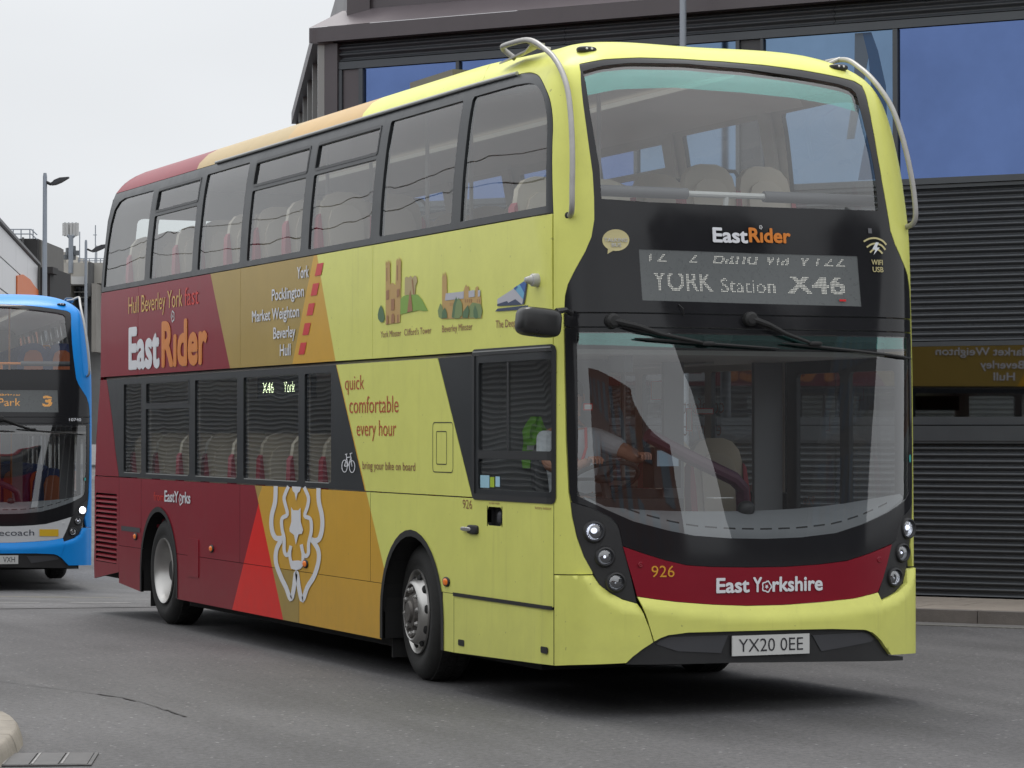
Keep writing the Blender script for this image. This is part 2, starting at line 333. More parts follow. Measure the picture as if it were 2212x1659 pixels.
def patch(name,outer,surf,mats,parent,off=0,thick=.02,holes=(),step=.1,kind='s',offfn=None,smooth=True,flip=False,back=None):
    """sheet following surf(p,z); kind 's': first coord is the plan parameter, 'y': metres along the side"""
    if kind=='s': to=lambda p:(p[0]*SC,z2v(p[1])); fr=lambda q:(q[0]/SC,v2z(q[1]))
    else: to=lambda p:(p[0],z2v(p[1])); fr=lambda q:(q[0],v2z(q[1]))
    V2,F=tri2d([to(p) for p in outer],[[to(p) for p in h] for h in holes],step)
    V=[];Nn=[];e=.004
    for q in V2:
        s,z=fr(q);P=Vector(surf(s,z)); z=min(z,4.27)
        zz=z+e if z+e<4.279 else z-e; sg=1 if zz>z else -1
        n=((Vector(surf(s+e,z))-Vector(surf(s-e,z))).cross((Vector(surf(s,zz))-Vector(surf(s,z)))*sg))
        if n.length<1e-12: n=Vector((0,0,1))
        n.normalize(); 
        if flip: n=-n
        o=off+(offfn(s,z) if offfn else 0)
        V.append(P+n*o);Nn.append(n)
    # orient faces with the normals
    FF=[]
    vote=0
    for f in F:
        p,q,r_=[V2[i] for i in f[:3]]
        f=f if (q[0]-p[0])*(r_[1]-p[1])-(q[1]-p[1])*(r_[0]-p[0])>0 else tuple(reversed(f)); FF.append(f)
        a,b,c=[V[i] for i in f[:3]]; vote+=(b-a).cross(c-a).dot(Nn[f[0]])
    if vote<0: FF=[tuple(reversed(f)) for f in FF]
    nfr=len(FF)
    sm=[True]*len(FF);mi=[0]*len(FF)
    if thick:
        k=len(V); V=V+[V[i]-Nn[i]*thick for i in range(k)]
        cnt={}
        for f in FF:
            for i in range(len(f)):
                e_=(f[i],f[(i+1)%len(f)]);cnt[e_]=1
        B=[e_ for e_ in cnt if (e_[1],e_[0]) not in cnt]
        bf=[tuple(i+k for i in reversed(f)) for f in FF]; rim=[(b,a,a+k,b+k) for a,b in B]; rb=1 if (back is not None and back.name=='underbody_black') else 0
        nf=len(FF); FF=FF+bf+rim; sm=sm+[True]*nf+[False]*len(rim); mi=mi+[1 if back else 0]*nf+[rb]*len(rim)
    ms=[mats]+([back] if back else [])
    o=mesh(name,V,FF,ms,parent,sm,mi)
    if thick:
        me=o.data; k=len(V)//2
        es=set(tuple(sorted(e_)) for e_ in B)|set((min(a+k,b+k),max(a+k,b+k)) for a,b in B)
        fl=[tuple(sorted(ed.vertices)) in es for ed in me.edges]
        me.edges.foreach_set('use_edge_sharp',fl)
    me=o.data; cn=[]
    for pi,pl in enumerate(me.polygons):
        if pi<nfr: cn+=[Nn[i] for i in pl.vertices]
        elif pi<2*nfr: cn+=[-Nn[i-len(Nn)] for i in pl.vertices]
        else: cn+=[pl.normal.copy()]*len(pl.vertices)
    if smooth and not offfn: me.normals_split_custom_set(cn)
    return o
def cmr(P,n=4):
    out=[];N_=len(P)
    for i in range(N_-1):
        a=P[max(i-1,0)];b=P[i];c=P[i+1];d=P[min(i+2,N_-1)]
        for k in range(n):
            t=k/n; out.append(tuple(.5*((2*b[j])+(-a[j]+c[j])*t+(2*a[j]-5*b[j]+4*c[j]-d[j])*t*t+(-a[j]+3*b[j]-3*c[j]+d[j])*t**3) for j in (0,1)))
    out.append(tuple(P[-1])); return out
def rr(x0,y0,x1,y1,r,n=4):
    P=[]
    for cx,cy,a in ((x1-r,y1-r,0),(x0+r,y1-r,90),(x0+r,y0+r,180),(x1-r,y0+r,270)):
        for k in range(n+1): t=R(a+90*k/n);P.append((cx+r*math.cos(t),cy+r*math.sin(t)))
    return P
def flatpoly(pts3,th,nrm):
    """polygon extruded backwards"""
    n=len(pts3);P=[Vector(p) for p in pts3];nv=Vector(nrm)
    V=P+[p-nv*th for p in P]; tr=geometry.tessellate_polygon([[p for p in P]])
    F=[]
    for t in tr:
        a,b,c=[P[i] for i in t]; f=tuple(t) if (b-a).cross(c-a).dot(nv)>0 else tuple(reversed(t)); F.append(f);F.append(tuple(i+n for i in reversed(f)))
    F+=[(i,(i+1)%n,(i+1)%n+n,i+n) for i in range(n)]
    return V,F
def text_geo(body,offset=0.0,shear=0,space=1.0):
    key=(body,offset,shear,space)
    if key in TXT: return TXT[key]
    c=bpy.data.curves.new('txt','FONT'); c.body=body; c.size=1; c.offset=offset; c.shear=shear; c.space_character=space; c.resolution_u=3; c.fill_mode='BOTH'
    o=bpy.data.objects.new('txt',c); COL.objects.link(o)
    dg=bpy.context.evaluated_depsgraph_get(); me=bpy.data.meshes.new_from_object(o.evaluated_get(dg))
    V=[tuple(v.co)[:2] for v in me.vertices];F=[tuple(p.vertices) for p in me.polygons]
    bpy.data.objects.remove(o);bpy.data.meshes.remove(me);bpy.data.curves.remove(c)
    cp=list(range(len(V)))
    def fd_(i):
        while cp[i]!=i: cp[i]=cp[cp[i]];i=cp[i]
        return i
    for f in F:
        for i in f[1:]: cp[fd_(i)]=fd_(f[0])
    rt_={};lay=[]
    for i in range(len(V)): lay.append(rt_.setdefault(fd_(i),len(rt_)))
    LAY[key]=lay
    TXT[key]=(V,F);return V,F
TXT={};LAY={}
_hv,_=text_geo('H'); CAP=max(v[1] for v in _hv)
def text_on(name,body,x0,x1,base,cap,fn,mat,parent,offset=0.0,shear=0,space=1.0,slope=0):
    """fit text between x0..x1 (parameter units), capitals 'cap' tall; fn(px,pz)->3D point"""
    bold=offset if offset>.006 else 0; offset=0 if bold else offset
    V,F=text_geo(body,offset,shear,space); lay=list(LAY[(body,offset,shear,space)])
    if bold:
        V0,F0_,l0=V,F,lay; V,F,lay=[],[],[]; 
        for j,(dx,dy) in enumerate(((0,0),(1,0),(-1,0),(0,1),(0,-1),(.7,.7),(-.7,.7),(.7,-.7),(-.7,-.7))):
            n0=len(V); V+=[(v[0]+dx*bold,v[1]+dy*bold) for v in V0]; F+=[tuple(i+n0 for i in f) for f in F0_]; lay+=[q%3+3*j for q in l0]
    a=min(v[0] for v in V);b=max(v[0] for v in V)
    k=(x1-x0)/(b-a)
    P=[Vector(fn(x0+(v[0]-a)*k, base+v[1]*cap/CAP+slope*(v[0]-a)/(b-a))) for v in V]
    c=Vector(fn((x0+x1)/2,base)); u=Vector(fn((x0+x1)/2+.01,base))-c; w=Vector(fn((x0+x1)/2,base+.01))-c; nn=u.cross(w).normalized()
    P=[p+nn*(.00012*lay[i]) for i,p in enumerate(P)]
    return mesh(name,P,F,mat,parent)
def surf_pt(surf,off,flip=False):
    def f(p,z):
        e=.004;P=Vector(surf(p,z)); n=(Vector(surf(p+e,z))-Vector(surf(p-e,z))).cross(Vector(surf(p,z+e))-Vector(surf(p,z-e)))
        n.normalize(); return P+(-n if flip else n)*off
    return f
FR=surf_pt(front_s,.004); FR6=surf_pt(front_s,.006)
OFFS=surf_pt(side_off,.003,True); NEAR=surf_pt(side_near,.003,False)
def ribbon(name,pts,w,surf,mat,parent,off=.003,kind='s',closed=False,flip=False,step=.06):
    sc=SC if kind=='s' else 1
    P=densify([(p[0]*sc,p[1]) for p in pts],step,closed);n=len(P);L=[];Rr=[]
    f=surf_pt(surf,off,flip)
    for i in range(n):
        a=P[i-1] if (i>0 or closed) else P[i];b=P[(i+1)%n] if (i<n-1 or closed) else P[i]
        d=math.hypot(b[0]-a[0],b[1]-a[1]) or 1;nx,ny=-(b[1]-a[1])/d*w/2,(b[0]-a[0])/d*w/2
        L.append(f((P[i][0]+nx)/sc,P[i][1]+ny));Rr.append(f((P[i][0]-nx)/sc,P[i][1]-ny))
    F=[(i,(i+1)%n,(i+1)%n+n,i+n) for i in range(n if closed else n-1)]
    return mesh(name,L+Rr,F,mat,parent)
def led_text(name,rows,pitch,x0,x1,z0,z1,fn,mat,parent,sc=SC):
    """dots sampled on an LED grid; rows: (text,xa,xb,base,cap,shear,offset)"""
    V=[];F=[]
    for body,xa,xb,base,cap,shear,offs,keep in rows:
        T,FF=text_geo(body,offs,shear); a=min(v[0] for v in T);b=max(v[0] for v in T);k=(xb-xa)*sc/(b-a)
        Q=np.array([(xa*sc+(v[0]-a)*k,base+v[1]*cap/CAP) for v in T])
        gx=np.arange(x0*sc,x1*sc,pitch);gy=np.arange(z0,z1,pitch);X,Y=np.meshgrid(gx,gy);hit=np.zeros(X.shape,bool)
        for f in FF:
            p=Q[list(f)];
            for t in range(1,len(f)-1):
                A,B,C=p[0],p[t],p[t+1]
                d=(B[0]-A[0])*(C[1]-A[1])-(B[1]-A[1])*(C[0]-A[0])
                if abs(d)<1e-12: continue
                u=((X-A[0])*(C[1]-A[1])-(Y-A[1])*(C[0]-A[0]))/d;v=((B[0]-A[0])*(Y-A[1])-(B[1]-A[1])*(X-A[0]))/d
                hit|=(u>=-.01)&(v>=-.01)&(u+v<=1.01)
        for j in range(hit.shape[0]):
            for i in range(hit.shape[1]):
                if hit[j,i] and keep(gy[j]):
                    r=pitch*.27;x=gx[i];y=gy[j];n=len(V)
                    V+=[fn((x-r)/sc,y-r),fn((x+r)/sc,y-r),fn((x+r)/sc,y+r),fn((x-r)/sc,y+r)];F.append((n,n+1,n+2,n+3))
    o=mesh(name,V,F,mat,parent); o['kind']='stuff'; return o

# ------------------------------------------------------------ ground
C0=Vector((-6.8611,-14.789,0)); F0=Vector((.3986,.917,0)); R0=Vector((.917,-.3986,0))
def sst(a,b,x): q=min(1,max(0,(x-a)/(b-a))); return q*q*(3-2*q)
def gh(x,y):
    t=(x-C0.x)*F0.x+(y-C0.y)*F0.y; r=(x-C0.x)*R0.x+(y-C0.y)*R0.y
    return -.60*sst(24,42,t)*(1-sst(-2,2,r))
def asphalt(name,base,patchy=True):
    m=bpy.data.materials.new(name); m.use_nodes=True; nt=m.node_tree;b=nt.nodes['Principled BSDF'];n=nt.nodes.new;L=nt.links.new
    t=n('ShaderNodeTexCoord')
    a=n('ShaderNodeTexNoise');a.inputs['Scale'].default_value=24;a.inputs['Detail'].default_value=9;a.inputs['Roughness'].default_value=.85;L(t.outputs['Object'],a.inputs[0])
    c=n('ShaderNodeTexNoise');c.inputs['Scale'].default_value=.35;c.inputs['Detail'].default_value=6;c.inputs['Roughness'].default_value=.6;L(t.outputs['Object'],c.inputs[0])
    vo=n('ShaderNodeTexVoronoi');vo.inputs['Scale'].default_value=26;L(t.outputs['Object'],vo.inputs[0])
    r1=n('ShaderNodeMapRange');r1.inputs['From Min'].default_value=.3;r1.inputs['From Max'].default_value=.7;r1.inputs['To Min'].default_value=.25;r1.inputs['To Max'].default_value=1.75;L(a.outputs[0],r1.inputs[0])
    r2=n('ShaderNodeMapRange');r2.inputs['From Min'].default_value=.3;r2.inputs['From Max'].default_value=.7;r2.inputs['To Min'].default_value=.74;r2.inputs['To Max'].default_value=1.24;L(c.outputs[0],r2.inputs[0])
    mu=n('ShaderNodeMath');mu.operation='MULTIPLY';L(r1.outputs[0],mu.inputs[0]);L(r2.outputs[0],mu.inputs[1])
    # pale chippings
    sp=n('ShaderNodeSeparateColor');L(vo.outputs['Color'],sp.inputs[0])
    gt=n('ShaderNodeMath');gt.operation='GREATER_THAN';gt.inputs[1].default_value=.955;L(sp.outputs[0],gt.inputs[0])
    lt=n('ShaderNodeMath');lt.operation='LESS_THAN';lt.inputs[1].default_value=.28;L(vo.outputs['Distance'],lt.inputs[0])
    an=n('ShaderNodeMath');an.operation='MULTIPLY';L(gt.outputs[0],an.inputs[0]);L(lt.outputs[0],an.inputs[1])
    ad=n('ShaderNodeMath');ad.operation='MULTIPLY_ADD';ad.inputs[1].default_value=1.7;L(an.outputs[0],ad.inputs[0]);L(mu.outputs[0],ad.inputs[2])
    # oil and tyre streaks
    w=n('ShaderNodeTexNoise');w.inputs['Scale'].default_value=.9;w.inputs['Detail'].default_value=5;mp=n('ShaderNodeMapping');mp.inputs['Rotation'].default_value=(0,0,R(20));mp.inputs['Scale'].default_value=(1.6,.22,1);L(t.outputs['Object'],mp.inputs[0]);L(mp.outputs[0],w.inputs[0])
    r3=n('ShaderNodeMapRange');r3.inputs['From Min'].default_value=.35;r3.inputs['From Max'].default_value=.6;r3.inputs['To Min'].default_value=.74;r3.inputs['To Max'].default_value=1.05;L(w.outputs[0],r3.inputs[0])
    m2=n('ShaderNodeMath');m2.operation='MULTIPLY';L(ad.outputs[0],m2.inputs[0]);L(r3.outputs[0],m2.inputs[1])
    v=n('ShaderNodeVectorMath');v.operation='SCALE';v.inputs[0].default_value=base;L(m2.outputs[0],v.inputs['Scale']);L(v.outputs[0],b.inputs['Base Color'])
    b.inputs['Roughness'].default_value=.72
    bp=n('ShaderNodeBump');bp.inputs['Strength'].default_value=.6;bp.inputs['Distance'].default_value=.012;L(a.outputs[0],bp.inputs['Height']);L(bp.outputs[0],b.inputs['Normal'])
    return m
M_ASPH=asphalt('asphalt',(.094,.092,.094)); M_ASPH2=asphalt('asphalt_new',(.112,.110,.111))
def ground_sheet():
    xs=[-900,-300,-100,-40,-20]+[x*1.0 for x in range(-14,16)]+[20,40,100,300,900]
    ys=[-900,-300,-100,-50]+[y*1.0 for y in range(-30,46)]+[55,70,100,160,300,900]
    V=[(x,y,gh(x,y)) for y in ys for x in xs];n=len(xs)
    F=[(j*n+i,j*n+i+1,(j+1)*n+i+1,(j+1)*n+i) for j in range(len(ys)-1) for i in range(n-1)]
    o=mesh('road',V,F,M_ASPH,None,True,sharp=False);tag(o,kind='structure')
ground_sheet()
def sheet(name,poly,mat,up=.004,step=.5,kind='structure'):
    V2,F=tri2d(poly,[],step); V=[(x,y,gh(x,y)+up) for x,y in V2]
    F=[f if (Vector(V[f[1]])-Vector(V[f[0]])).cross(Vector(V[f[2]])-Vector(V[f[0]])).z>0 else tuple(reversed(f)) for f in F]
    o=mesh(name,V,F,mat);tag(o,kind=kind);return o
sheet('resurfaced_road',[(-9,13.2),(-2.2,12.4),(1.6,12.2),(3.0,17),(6,30),(-12,30)],M_ASPH2,.004,1.0)
M_MARK=pbr('road_paint',(.42,.41,.38),.6,noise=.5,nscale=14); M_MARKY=pbr('yellow_road_paint',(.36,.31,.14),.6,noise=.5,nscale=14)
def line_mark(a,b,w,mat,up=.009,name='road_marking'):
    a=Vector(a);b=Vector(b);d=(b-a).normalized();n=Vector((-d.y,d.x))*w/2
    sheet(name,[tuple(a-n),tuple(b-n),tuple(b+n),tuple(a+n)],mat,up,.5)
line_mark((.56,14.30),(1.10,13.81),.11,M_MARK); line_mark((-1.2,14.95),(.26,14.42),.11,M_MARK)
line_mark((.95,19.9),(1.75,18.9),.10,M_MARKY); line_mark((1.2,18.7),(2.1,18.0),.10,M_MARKY)
# tar seams across the foreground
def seam(P,w,name='tar_seam'):
    V=[];F=[];P=densify(P,.1,False);n=len(P)
    for i,(x,y) in enumerate(P):
        a=P[max(0,i-1)];b=P[min(n-1,i+1)];d=math.hypot(b[0]-a[0],b[1]-a[1]);nx,ny=-(b[1]-a[1])/d,(b[0]-a[0])/d
        j=random.uniform(-.01,.01);ww=w*random.uniform(.25,1)
        V+=[(x+nx*(ww/2+j),y+ny*(ww/2+j),gh(x,y)+.006),(x-nx*(ww/2-j),y-ny*(ww/2-j),gh(x,y)+.006)]
    F=[(2*i,2*i+1,2*i+3,2*i+2) for i in range(n-1)]
    tag(mesh(name,V,F,pbr('tar',(.035,.033,.034),.6,noise=.3)),kind='structure')
seam([(-3.0,4.3),(-2.574,3.922),(-2.469,3.531),(-2.30,3.1),(-2.199,2.757)],.012)
seam([(-2.199,2.757),(-2.12,2.45),(-2.088,2.193)],.035); seam([(-2.088,2.193),(-2.08,1.605)],.012); seam([(-2.08,1.605),(-2.07,1.146)],.03)
# kerbed island, lower left
M_CONC=pbr('pale_concrete',(.30,.27,.23),.8,noise=.3,nscale=6,bump=.4,bscale=90)
M_KERB=pbr('kerb_concrete',(.20,.18,.165),.8,noise=.25,nscale=5,bump=.4,bscale=80)
isl=empty('traffic_island',(-3.6,0,0)); tag(isl,'low kerbed island of pale concrete at the lower left corner','traffic island')
top=[(-3.9,1.75),(-3.62,1.62),(-3.42,1.42),(-3.30,1.2),(-3.24,.95),(-3.255,.70),(-3.29,.44),(-3.37,.09),(-3.48,-.25),(-3.61,-.59),(-3.8,-1.1),(-4.05,-1.7)]
def isl_ring(off,z): 
    out=[]
    for i,(x,y) in enumerate(top):
        a=top[max(0,i-1)];b=top[min(len(top)-1,i+1)];d=math.hypot(b[0]-a[0],b[1]-a[1]);nx,ny=-(b[1]-a[1])/d,(b[0]-a[0])/d
        out.append((x+nx*off+3.6,y+ny*off,z))
    return out
prof=[(.045,0),(.03,.05),(.015,.085),(0,.1),(-.10,.103)]
# kerb stones: a stone for every two spans, joints between
for k in range(0,len(top)-1,2):
    V=[];F=[];idx=list(range(k,min(k+3,len(top))))
    for off,z in prof:
        ring=isl_ring(off,z)
        for i in idx:
            p=Vector(ring[i]);
            if i==idx[0]: p+= (Vector(ring[idx[1]])-p).normalized()*.004
            if i==idx[-1]: p+= (Vector(ring[idx[-2]])-p).normalized()*.004
            V.append(p)
    n=len(idx)
    for j in range(len(prof)-1):
        for i in range(n-1): F.append((j*n+i,j*n+i+1,(j+1)*n+i+1,(j+1)*n+i))
    mesh('kerb_stone',V,F,M_CONC,isl,True,sharp=50)
P=[(p[0],p[1]) for p in isl_ring(-.10,0)]+[(-3,-1.7),(-3,1.75)]
V2,F=tri2d(P,[],.5); mesh('paving',[(x,y,.1) for x,y in V2],[f if (V2[f[1]][0]-V2[f[0]][0])*(V2[f[2]][1]-V2[f[0]][1])-(V2[f[1]][1]-V2[f[0]][1])*(V2[f[2]][0]-V2[f[0]][0])>0 else tuple(reversed(f)) for f in F],M_CONC,isl)
# drain gully beside it
gul=empty('drain_grate',(-3.50,-.345,0),R(-19)); tag(gul,'rectangular iron drain grate set in the asphalt by the island','drain')
M_IRON=pbr('worn_iron',(.10,.097,.095),.5,metal=.4,noise=.4,nscale=14); M_IRON2=pbr('polished_iron',(.30,.29,.28),.4,metal=.5,noise=.4,nscale=20)
m=MB(); m.box((0,-.50,.001),(.45,0,.005)); m.build('grate_pit',M_UNDER,gul)
m=MB(); m.box((-.02,-.52,.002),(.47,-.50,.009)); m.box((-.02,0,.002),(.47,.02,.009)); m.box((-.02,-.5,.002),(0,0,.009)); m.box((.45,-.5,.002),(.47,0,.009)); m.build('frame',M_IRON,gul)
for k in range(3):
    m=MB(); m.box((.004+.15*k,-.496,.005),(.146+.15*k,-.004,.010)); m.build('grate_panel',M_IRON,gul)
    m=MB(); m.box((.010+.15*k,-.49,.010),(.020+.15*k,-.01,.013)); m.build('grate_bar',M_IRON2,gul)
# ------------------------------------------------------------ BUS
UP_L=[(-.80,4.0),(-.785,3.94),(-.768,3.72),(-.747,3.48),(-.731,3.30),(-.727,3.15),(-.728,3.01),(-.743,2.904),(-.774,2.811),(-.82,2.707),(-.858,2.6145),(-.873,2.545),(-.8794,2.44)]
UP_T=[(-.80,4.0),(-.68,4.035),(-.49,4.06),(-.25,4.073),(0,4.075),(.22,4.065),(.42,4.04),(.60,4.007),(.70,3.985),(.735,3.955)]
UP_R=[(.735,3.955),(.705,3.82),(.69,3.70),(.68,3.50),(.682,3.317),(.692,3.134),(.70,3.0),(.7256,2.915),(.7733,2.82),(.83,2.726),(.862,2.634),(.875,2.56),(.885,2.44)]
GL_UP=[(-.7754,3.95),(-.68,3.99),(-.5485,4.018),(-.2261,4.04),(.091,4.03),(.3772,3.99),(.5728,3.955),(.64,3.93),(.655,3.90),(.6412,3.80),(.6378,3.674),(.6437,3.50),(.6448,3.315),(.6374,3.126),(.2456,3.124),(-.1166,3.125),(-.4827,3.126),(-.6931,3.138),(-.7005,3.35),(-.7353,3.66),(-.7559,3.87)]
CL_L=[(-.8576,1.296),(-.7614,1.2596),(-.6886,1.206),(-.6598,1.163),(-.6493,1.12),(-.639,1.034),(-.6175,.915),(-.5956,.786),(-.5793,.6833),(-.6395,.711),(-.6904,.749),(-.7339,.797),(-.7631,.872),(-.80,.968),(-.8303,1.086),(-.85,1.205)]
CL_R=[(.8576,1.27),(.8055,1.2276),(.7273,1.179),(.6906,1.102),(.6765,1.035),(.6429,1.0135),(.6154,.902),(.5873,.8026),(.5605,.703),(.5583,.6583),(.6205,.683),(.6685,.708),(.7307,.7605),(.7555,.838),(.7742,.928),(.80,1.006),(.826,1.096),(.845,1.19)]
CR_T=[(-.639,1.0305),(-.5507,.9845),(-.46,.943),(-.367,.911),(-.2554,.8985),(-.0911,.8905),(.0766,.889),(.2478,.8985),(.39,.917),(.505,.957),(.6429,1.0112)]
CR_B=[(.5553,.7122),(.4274,.6816),(.2475,.6649),(.0763,.655),(-.0913,.6558),(-.2556,.6694),(-.4143,.6906),(-.5061,.709),(-.5808,.7264)]
DASH=[(-.8292,1.3355),(-.7101,1.2555),(-.5934,1.18),(-.4506,1.1243),(-.3336,1.09),(-.172,1.0702),(-.0056,1.0632),(.1636,1.068),(.3386,1.0914),(.4788,1.1433),(.6372,1.2173),(.76,1.29),(.80,1.335)]
LIPX=[-.566,-.4142,-.1741,.0762,.3357,.5635]; LIPZ=[.6724,.6203,.5794,.5694,.5803,.6188]
BMP_B=[(-.5176,.456),(-.4911,.4768),(-.4607,.4922),(-.3754,.5057),(-.1742,.5054),(.0761,.5035),(.2911,.4994),(.4555,.4854),(.4942,.4664),(.5239,.4366)]
def shrink(P,d):
    """pull a polygon in by about d metres"""
    Q=[(p[0]*SC,p[1]) for p in P];n=len(Q);A=sum(Q[i][0]*Q[(i+1)%n][1]-Q[(i+1)%n][0]*Q[i][1] for i in range(n));sg=1 if A>0 else -1;out=[]
    for i in range(n):
        a=Q[i-1];b=Q[i];c=Q[(i+1)%n]
        d1=(b[0]-a[0],b[1]-a[1]);d2=(c[0]-b[0],c[1]-b[1]);l1=math.hypot(*d1) or 1;l2=math.hypot(*d2) or 1
        n1=(-d1[1]/l1*sg,d1[0]/l1*sg);n2=(-d2[1]/l2*sg,d2[0]/l2*sg);nx,ny=n1[0]+n2[0],n1[1]+n2[1];L=nx*nx+ny*ny
        k=2/max(L,.6); out.append(((b[0]+nx/2*k*d*1.0)/SC,b[1]+ny/2*k*d))
    return out

def wheel(root,x,y,front,steer=0,face=-1,rad=.475):
    w=empty('wheel',(x,y,rad),0); w.parent=root; w.rotation_euler=(0,0,steer)
    # outer face towards face*X
    f=face
    tp=[(.0,.285),(.008,.30),(.0,.33),(-.012,.36),(-.010,.40),(.006,.435),(.03,.462),(.06,.474),(.10,.477),(.20,.477),(.26,.465),(.285,.43),(.29,.36),(.27,.29)]
    m=MB(); m.lathe([(-f*a,r) for a,r in tp],(0,0,0),'x',56)
    o=m.build('tyre',M_TYRE,w,True,sharp=60)
    # tread blocks
    m=MB()
    for k in range(64):
        t=2*math.pi*k/64;rt=Matrix.Rotation(t,3,'X')
        for a0,a1 in ((.055,.11),(.12,.17),(.18,.235)):
            c=rt@Vector((-f*(a0+a1)/2,0,.479)); V=[]
            for dx,dy,dz in ((-1,-1,-1),(1,-1,-1),(1,1,-1),(-1,1,-1),(-1,-1,1),(1,-1,1),(1,1,1),(-1,1,1)): V.append(rt@Vector((-f*(a0+a1)/2+dx*(a1-a0)/2,dy*.019,.479+dz*.004)))
            m.add(V,[(0,3,2,1),(4,5,6,7),(0,1,5,4),(1,2,6,5),(2,3,7,6),(3,0,4,7)])
    o=m.build('tread',M_TYRE,w); o['kind']='stuff'
    rim=MB()
    if front:
        rp=[(.0,.292),(-.012,.290),(-.004,.278),(.03,.268),(.05,.262),(.035,.246),(-.03,.222),(-.05,.206),(-.054,.196),(-.050,.188)]
        hp_=[(-.050,.188),(-.030,.180),(-.022,.13),(-.03,.120),(-.055,.112),(-.06,.08),(-.062,.0)]
        rim.lathe([(-f*a,r) for a,r in rp],(0,0,0),'x',48)
        rim.build('rim',M_METAL,w,True,sharp=40)
        m=MB(); m.lathe([(-f*a,r) for a,r in hp_],(0,0,0),'x',48); m.build('hub',pbr('dirty_hub',(.13,.12,.11),.5,metal=.5,noise=.6,nscale=28),w,True,sharp=40)
        for k in range(10):
            t=2*math.pi*(k+.3)/10;rt=Matrix.Rotation(t,3,'X')
            m=MB(); c=rt@Vector((f*.004,0,.2345)); rot=rt@Matrix.Rotation(R(8)*f,3,'Y')
            m.blob(c,(.026,.031,.012),2.2,12,8,rot=rt@Matrix.Rotation(f*R(72),3,'Y')); m.build('hand_hole',M_UNDER,w,True)
            m=MB(); c=rt@Vector((f*.030,0,.158)); m.lathe([(0,.020),(f*.022,.019),(f*.026,.012),(f*.036,.011),(f*.037,0)],c,'x',6); m.build('wheel_nut',M_METAL,w)
        m=MB(); m.lathe([(f*.03,.085),(f*.065,.078),(f*.078,.066),(f*.080,.0)],(0,0,0),'x',24); m.build('hub_cap',MATS['dirty_hub'],w,True)
    else:
        rp=[(.0,.292),(-.012,.290),(-.004,.278),(.03,.268),(.05,.255),(.14,.245),(.17,.225),(.19,.20),(.20,.14)]
        rim.lathe([(-f*a,r) for a,r in rp],(0,0,0),'x',48)
        rim.build('rim',M_METAL,w,True,sharp=40)
        m=MB(); m.lathe([(-f*.20,.20),(-f*.19,.13),(-f*.10,.11),(-f*.07,.09),(-f*.065,0)],(0,0,0),'x',32); m.build('hub',pbr('dark_hub',(.05,.05,.05),.5,metal=.5),w,True)
        for k in range(10):
            t=2*math.pi*(k+.3)/10;rt=Matrix.Rotation(t,3,'X');c=rt@Vector((-f*.195,0,.167)); m=MB(); m.lathe([(0,.018),(f*.04,.017),(f*.045,0)],c,'x',6); m.build('wheel_nut',MATS['dark_hub'],w)
    return w

SEATME={}
def seat_meshes(cfg):
    k=cfg['name']
    if k in SEATME: return SEATME[k]
    # profile of backrest seen from the front, origin at seat base centre (floor), facing -Y (forward)
    def slab(pts,y0f,y1f,mats,nm,bulge=0):
        P=[(x,z) for x,z in pts];V2,F=tri2d(P,[],.12);V=[];n=len(V2)
        for x,z in V2: V.append((x,y0f(z),z))
        for x,z in V2: V.append((x,y1f(z),z))
        FF=[]
        for f in F:
            a,b,c=[Vector(V[i]) for i in f[:3]]; g=f if (b-a).cross(c-a).y<0 else tuple(reversed(f)); FF.append(g);FF.append(tuple(i+n for i in reversed(g)))
        cnt={}
        for f in FF[::2]:
            for i in range(3): cnt[(f[i],f[(i+1)%3])]=1
        FF+=[(b,a,a+n,b+n) for a,b in cnt if (b,a) not in cnt]
        o=mesh(nm,V,FF,mats,None,True,sharp=50);me=o.data;bpy.data.objects.remove(o);return me
    back=[(-.21,.42),(.21,.42),(.215,.82),(.205,1.05),(.18,1.17),(.13,1.23),(.06,1.255),(-.06,1.255),(-.13,1.23),(-.18,1.17),(-.205,1.05),(-.215,.82)]
    lean=lambda z:.16*(z-.42)
    pad=[(-.14,.50),(.14,.50),(.14,1.02),(.11,1.11),(.05,1.15),(-.05,1.15),(-.11,1.11),(-.14,1.02)]
    B=slab(back,lambda z:lean(z),lambda z:lean(z)+.07,cfg['seat'],'backrest')
    Pd=slab(pad,lambda z:lean(z)-.022,lambda z:lean(z)+.01,cfg['seatpad'],'back_pad')
    trimp=[(-.235,.40),(-.19,.40),(-.19,.90),(-.2,1.08),(-.222,1.05),(-.24,.85)]
    T1=slab(trimp,lambda z:lean(z)-.012,lambda z:lean(z)+.085,cfg['trim'],'side_trim'); T2=slab([(-x,z) for x,z in reversed(trimp)],lambda z:lean(z)-.012,lambda z:lean(z)+.085,cfg['trim'],'side_trim')
    m=MB(); m.blob((0,-.2,.44),(.215,.235,.06),4,16,8); o=m.build('cushion',cfg['trim'],None,True);C=o.data;bpy.data.objects.remove(o)
    m=MB(); m.tube([(.10,.20,1.02),(.12,.21,1.17),(.16,.2,1.22),(.24,.2,1.22),(.28,.2,1.17),(.28,.18,.95)],.014,8); o=m.build('grab_handle',cfg['handle'],None,True);H=o.data;bpy.data.objects.remove(o)
    m=MB(); m.box((-.03,-.25,0),(.03,.0,.40)); o=m.build('pedestal',M_BULK,None);Pm=o.data;bpy.data.objects.remove(o)
    SEATME[k]=(B,Pd,T1,T2,C,H,Pm);return SEATME[k]
